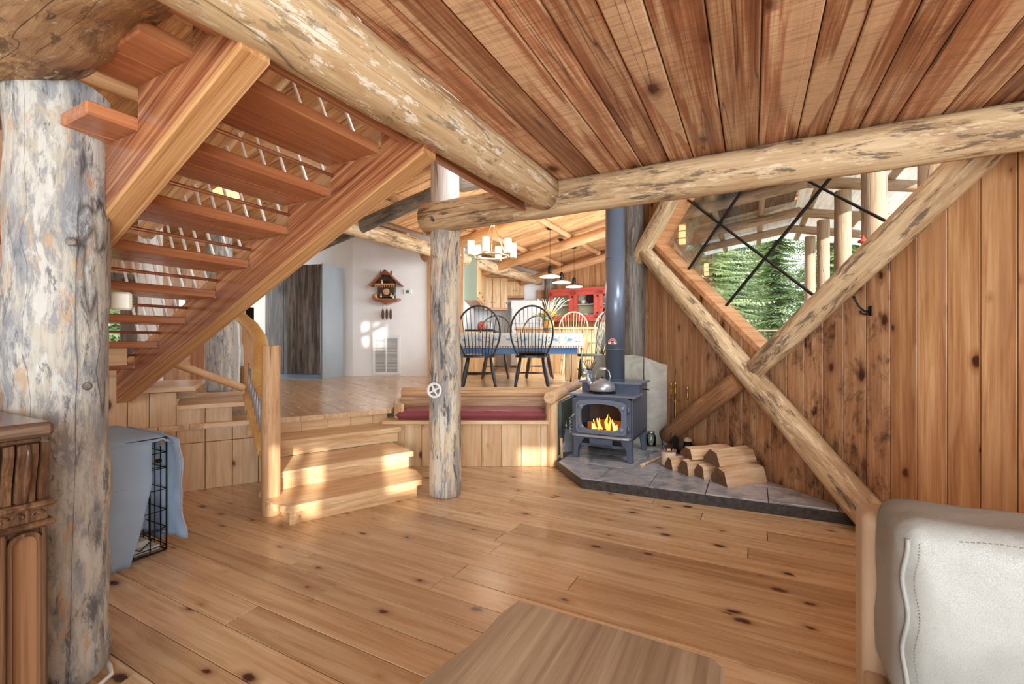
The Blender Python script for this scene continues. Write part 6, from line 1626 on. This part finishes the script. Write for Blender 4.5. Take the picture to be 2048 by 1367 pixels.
# conifers
def conifer(i, x, y, h, r, mi):
    rnd = random.Random(i)
    t = thing('fir_tree', TL_[i], 'tree', (x, y, -.40)); tr = log_mesh('t', h*.97, .05+h*.016, .03, M_trunk, seg=12, step=.8); tr.build('trunk', [M_trunk, M_end], t)
    m = MB(); nb = int(150+h*24)
    for b in range(nb):
        z = h*(.10+.88*rnd.random()**.9); L = r*(1-z/h)**.75*(.55+.6*rnd.random())+.25; a = rnd.random()*2*PI
        drop = -.22-.25*rnd.random()
        for k in range(13):
            f = (k+1)/13; p = Vector((math.cos(a)*L*f, math.sin(a)*L*f, z+L*f*drop+.12*f*f*L))
            for sgn in (-1, 1):
                sl = L*.20*(1.15-f)+.09; aa = a+sgn*(.75+.3*rnd.random())
                d = Vector((math.cos(aa), math.sin(aa), -.25-.35*rnd.random())).normalized()*sl
                w_ = Vector((-d.y, d.x, rnd.uniform(-.2, .2)*sl)).normalized()*sl*.17
                n0 = len(m.v); m.v += [p, p+d*.5+w_, p+d, p+d*.5-w_]; m.f.append([n0, n0+1, n0+2, n0+3]); m.mi.append(0); m.sm.append(False)
    me = bpy.data.meshes.new('foliage'); me.from_pydata([tuple(v) for v in m.v], [], m.f); me.materials.append(M_fol[mi])
    o = bpy.data.objects.new('foliage', me); COL.objects.link(o); o.parent = t; tag(o, kind='stuff')
tr = [(6.2, 14.3, 7.5, 2.1, 1), (10.5, 15.0, 8.5, 2.2, 0), (8.3, 19.0, 13, 2.9, 2), (14.6, 19.6, 12, 3.2, 0), (14.2, 13.6, 10, 2.3, 1), (10.4, 8.6, 10, 2.2, 0), (19.5, 26.5, 18, 4.2, 2), (5.4, 25.5, 14, 3.4, 2), (22.5, 17.5, 17, 4.2, 0), (11.2, 27.5, 19, 4.2, 2), (-12.5, 12.5, 11, 2.6, 0), (-9.0, 9.0, 8, 1.8, 1), (-16, 18.5, 15, 3.6, 2), (-13, 6.6, 9, 2.2, 0), (16.0, 8.8, 12, 2.6, 1), (27, 34, 22, 5, 0), (12.4, 21.4, 13, 1.9, 0), (15.2, 27.0, 16, 2.2, 1), (17, 36, 20, 4.4, 2), (24, 44, 24, 5, 0), (8, 35, 20, 4.2, 2)]
TL_ = ['young pale fir just beyond the deck railing', 'bushy mid green fir beyond the farthest post', 'dark tall fir behind the pale fir', 'tall fir between the pergola posts', 'light green fir right of the pergola posts', 'feathery fir at the right edge of the window', 'big dark fir far behind the pergola', 'distant dark fir left in the window', 'broad far fir behind the post row', 'tallest dark fir in the far background', 'fir outside the left hall windows', 'small pale fir close to the left hall windows', 'far dark fir beyond the left hall', 'leaning green fir beyond the stair door', 'pale fir far right outside', 'broad fir at the back of the meadow', 'narrow fir filling the gap between the pergola posts', 'slim pale fir behind the narrow one', 'far dark fir closing the view through the window', 'farthest broad fir at the back of the wood', 'far dark fir at the back left of the window']
for i, q in enumerate(tr): conifer(i, *q)
